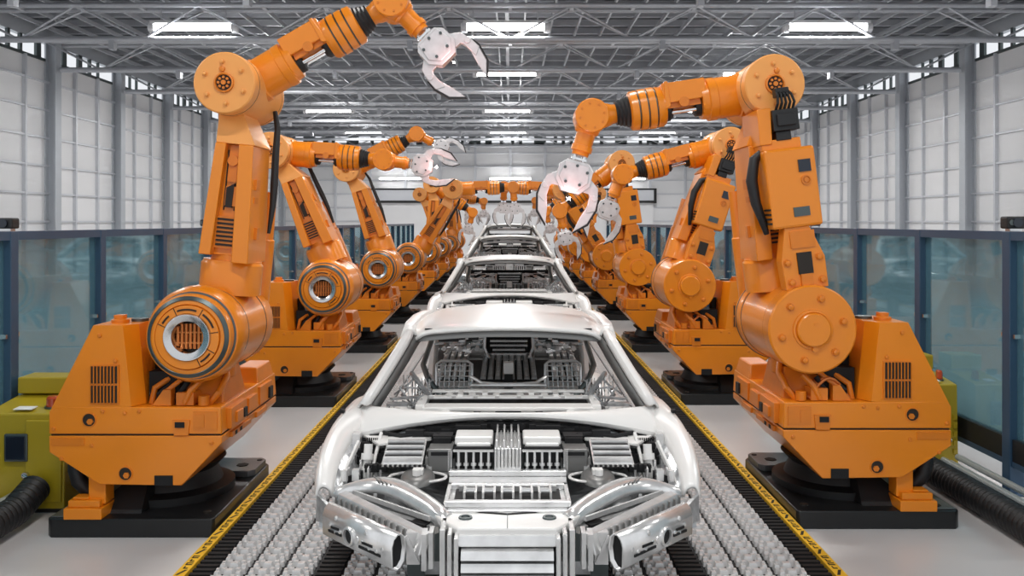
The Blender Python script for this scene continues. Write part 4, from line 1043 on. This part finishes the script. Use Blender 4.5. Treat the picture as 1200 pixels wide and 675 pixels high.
    # straight outer brace to the front
    b = CB(); b.hexa([(.775,3.98,.665),(.325,3.44,.665),(.355,3.42,.66),(.80,3.93,.66),(.755,3.99,.745),(.305,3.455,.745),(.335,3.43,.742),(.785,3.95,.742)])
    put('front_brace', b, 'silver', True, smooth=0, bevel=0.004, each=True)
    b = CB()
    for k in range(14): 
        t = k/14; x = .79-.42*t; z = 3.925-.475*t; b.box(x-.004,x+.004,z-.006,z+.012,.675,.735)
    put('brace_rib', b, 'cargrey', True, smooth=0, each=True)
    b = CB(); b.box(.30,.318,3.44,3.52,.60,.745); b.box(.325,.345,3.42,3.50,.60,.745); b.box(.355,.41,3.46,3.50,.61,.74); b.beam((.36,3.45,.62),(.41,3.45,.73),.008,.01); put('brace_end', b, 'silver', True, smooth=0, each=True)
    # bumper beams
    def bumper():
        b = CB(); a0 = Vector((.755,3.82,0)); a1 = Vector((.40,3.44,0)); d = (a1-a0).normalized(); n = Vector((d.y,-d.x,0))
        if n.y > 0: n = -n
        prof = [(.040,.615),(.058,.610),(.078,.625),(.080,.705),(.070,.735),(.052,.750),(.036,.750),(.020,.735),(.012,.69),(.02,.64)]
        vs = []
        for c in (a0, a1):
            for o_, h in prof: p = c + n*o_; vs.append((p.x, p.y, h))
        k = len(prof); fs = [(i, (i+1) % k, k+(i+1) % k, k+i) for i in range(k)]
        b.add(vs, fs)
        return b, a0, a1, d, n, prof
    b, a0, a1, d, n, prof = bumper(); put('bumper_beam', b, 'silver', True, smooth=50, solid=0.008, each=True)
    b = CB(); vs = []
    for o_, h in prof: p = a1 - d*.02 + n*o_*.96; vs.append((p.x, p.y, .7+(h-.7)*.94))
    b.add(vs, [tuple(range(len(prof)))])
    put('beam_end', b, 'carblack', True, smooth=0, each=True)
    b = CB(); mid = a0.lerp(a1, .42) + n*.076 + Vector((0,0,.672)); b.lathe(mid, n, [(-.01,.042),(.018,.040),(.020,.031),(-.01,.030)],24,cap=False)
    b.lathe(mid+d*.05, n, [(0,.022),(.010,.018)],12)
    for t, h in ((.12,.70),(.2,.675),(.27,.685),(.6,.69),(.7,.675),(.8,.68),(.88,.70),(.65,.735),(.2,.735)):
        q = a0.lerp(a1, t) + n*.077 + Vector((0,0,h-.018)); b.lathe(q, n, [(0,.012),(.008,.010),(.010,.004)],10)
    put('tow_eye', b, 'silver', True, each=True)
    b = CB(); b.lathe(mid, n, [(.008,.001),(.008,.031)],24,cap=False)
    for t0, t1, h in ((.1,.3,.672),(.56,.86,.668),(.6,.75,.69),(.14,.26,.692)):
        q0 = a0.lerp(a1,t0)+n*.084+Vector((0,0,h-.018)); q1 = a0.lerp(a1,t1)+n*.084+Vector((0,0,h-.014)); b.beam(q0,q1,.006,.010)
    put('beam_slot', b, 'carblack', True, each=True)
    b = CB(); b.hexa([(.80,3.86,.62),(.90,4.0,.60),(.90,4.03,.60),(.80,3.90,.62),(.80,3.86,.70),(.895,4.0,.72),(.895,4.03,.72),(.80,3.90,.70)]); b.beam((.86,3.95,.60),(.80,4.1,.55),.03,.03); put('fender_bracket', b, 'silver2', True, smooth=0, each=True)
    # chassis rails + small fittings
    b = CB(); b.box(.38,.46,3.9,8.0,.36,.44); b.box(.30,.48,3.92,4.0,.44,.60); put('chassis_rail', b, 'steel_dark', True, smooth=0, each=True)
    b = CB(); b.box(-.86,.86,4.95,5.05,.30,.40); b.box(-.86,.86,6.55,6.7,.30,.40); b.box(-.80,.80,7.95,8.05,.40,.60); b.box(-.42,.42,3.92,4.0,.38,.44); put('cross_member', b, 'silver2', smooth=0)
    b = CB(); rr = random.Random(9)
    for k in range(64):
        x = rr.uniform(.28,.80); z = rr.uniform(4.02,4.56)
        if abs(x-.435) < .15 and z < 4.22: continue
        if .41 < x < .62 and 4.17 < z < 4.42: continue
        h = .70+.16*(z-4.0)/.6+rr.uniform(0,.035)+(.04 if x > .7 else 0); w = rr.uniform(.005,.022); l = rr.uniform(.005,.03)
        if rr.random() < .3: b.cyl((x,z,h-.05),(x,z,h+rr.uniform(0,.015)),w*.8,10)
        else: b.box(x-w,x+w,z-l,z+l,h-.06,h+rr.uniform(-.01,.012))
    put('bay_fitting', b, 'silver', True, smooth=35)
    b = CB(); rr = random.Random(10)
    for k in range(60):
        x = rr.uniform(.28,.78); z = rr.uniform(4.02,4.56); h = .70+.16*(z-4.0)/.6+rr.uniform(.01,.04)
        if (abs(x-.435) < .15 and z < 4.22) or (.41 < x < .62 and 4.17 < z < 4.42): continue
        w = rr.uniform(.006,.03); b.box(x-w,x+w,z-.008,z+.012,h-.04,h)
    b.tube([(.28,4.45,.86),(.36,4.42,.90),(.45,4.48,.89),(.56,4.46,.88),(.66,4.5,.89)],.010,8)
    put('bay_wiring', b, 'carblack', True, smooth=0)
    return R
CARM = car_meshes()
def car(y, dz, label):
    root = empty('car_body', (-0.012, y, dz), label, 'car body', 'bare car bodies on the line')
    for name, me, so, bevel, solid, sub, lab in CARM:
        link(name, me, root, bevel=bevel, solid=solid, sub=sub)
    return root
car(CZ, 0.0, 'nearest bare white and silver car body, open at the front without bonnet')
car(CZ+5.45, 0.17, 'second bare car body on the line, behind the nearest one')
car(CZ+10.7, 0.36, 'third bare car body on the line')
car(CZ+16.0, 0.56, 'farthest bare car body, small under the hanging claws')
# skids carrying the bodies
def skid(y, dz, lab):
    t = empty('carrier_skid', (-0.012, y, 0.05), lab, 'skid', 'carrier skids')
    zt = 0.29+dz-0.05
    for s in (-1, 1):
        link('skid_rail', MB().box(s*.42-.05,s*.42+.05,.3,4.6,.03,.10).mesh('r', 'steel_dark', smooth=0), t)
        for yy in (1.6, 3.2): link('skid_post', MB().box(s*.42-.04,s*.42+.04,yy-.04,yy+.04,.10,zt).mesh('p', 'steel_dark', smooth=0), t)
    for yy in (1.6, 3.2): link('skid_crossbar', MB().box(-.5,.5,yy-.03,yy+.03,zt-.06,zt-.01).mesh('c', 'steel_dark', smooth=0), t)
skid(CZ, 0, 'dark carrier skid under the nearest car body'); skid(CZ+5.45, .17, 'dark carrier skid under the second car body')
skid(CZ+10.7, .36, 'dark carrier skid under the third car body'); skid(CZ+16, .56, 'dark carrier skid under the farthest car body')

# ------------------------------------------------------------------ light & camera
wd = bpy.data.worlds.new('world'); S.world = wd; wd.use_nodes = True
bg = wd.node_tree.nodes['Background']; bg.inputs[0].default_value = (0.93, 0.96, 1.0, 1); bg.inputs[1].default_value = 0.85
cam = bpy.data.cameras.new('camera'); co = bpy.data.objects.new('camera', cam); COL.objects.link(co)
co.location = (0, 0, EYE); co.rotation_euler = (PI/2, 0, 0)
cam.lens = 30.0; cam.sensor_width = 36.0; cam.shift_x = 2/1200; cam.shift_y = -77.5/1200
cam.clip_start = 0.05; cam.clip_end = 300
S.camera = co
S.view_settings.view_transform = 'Standard'; S.view_settings.look = 'None'; S.view_settings.exposure = 0.12; S.view_settings.gamma = 1.0
S.view_settings.use_curve_mapping = False
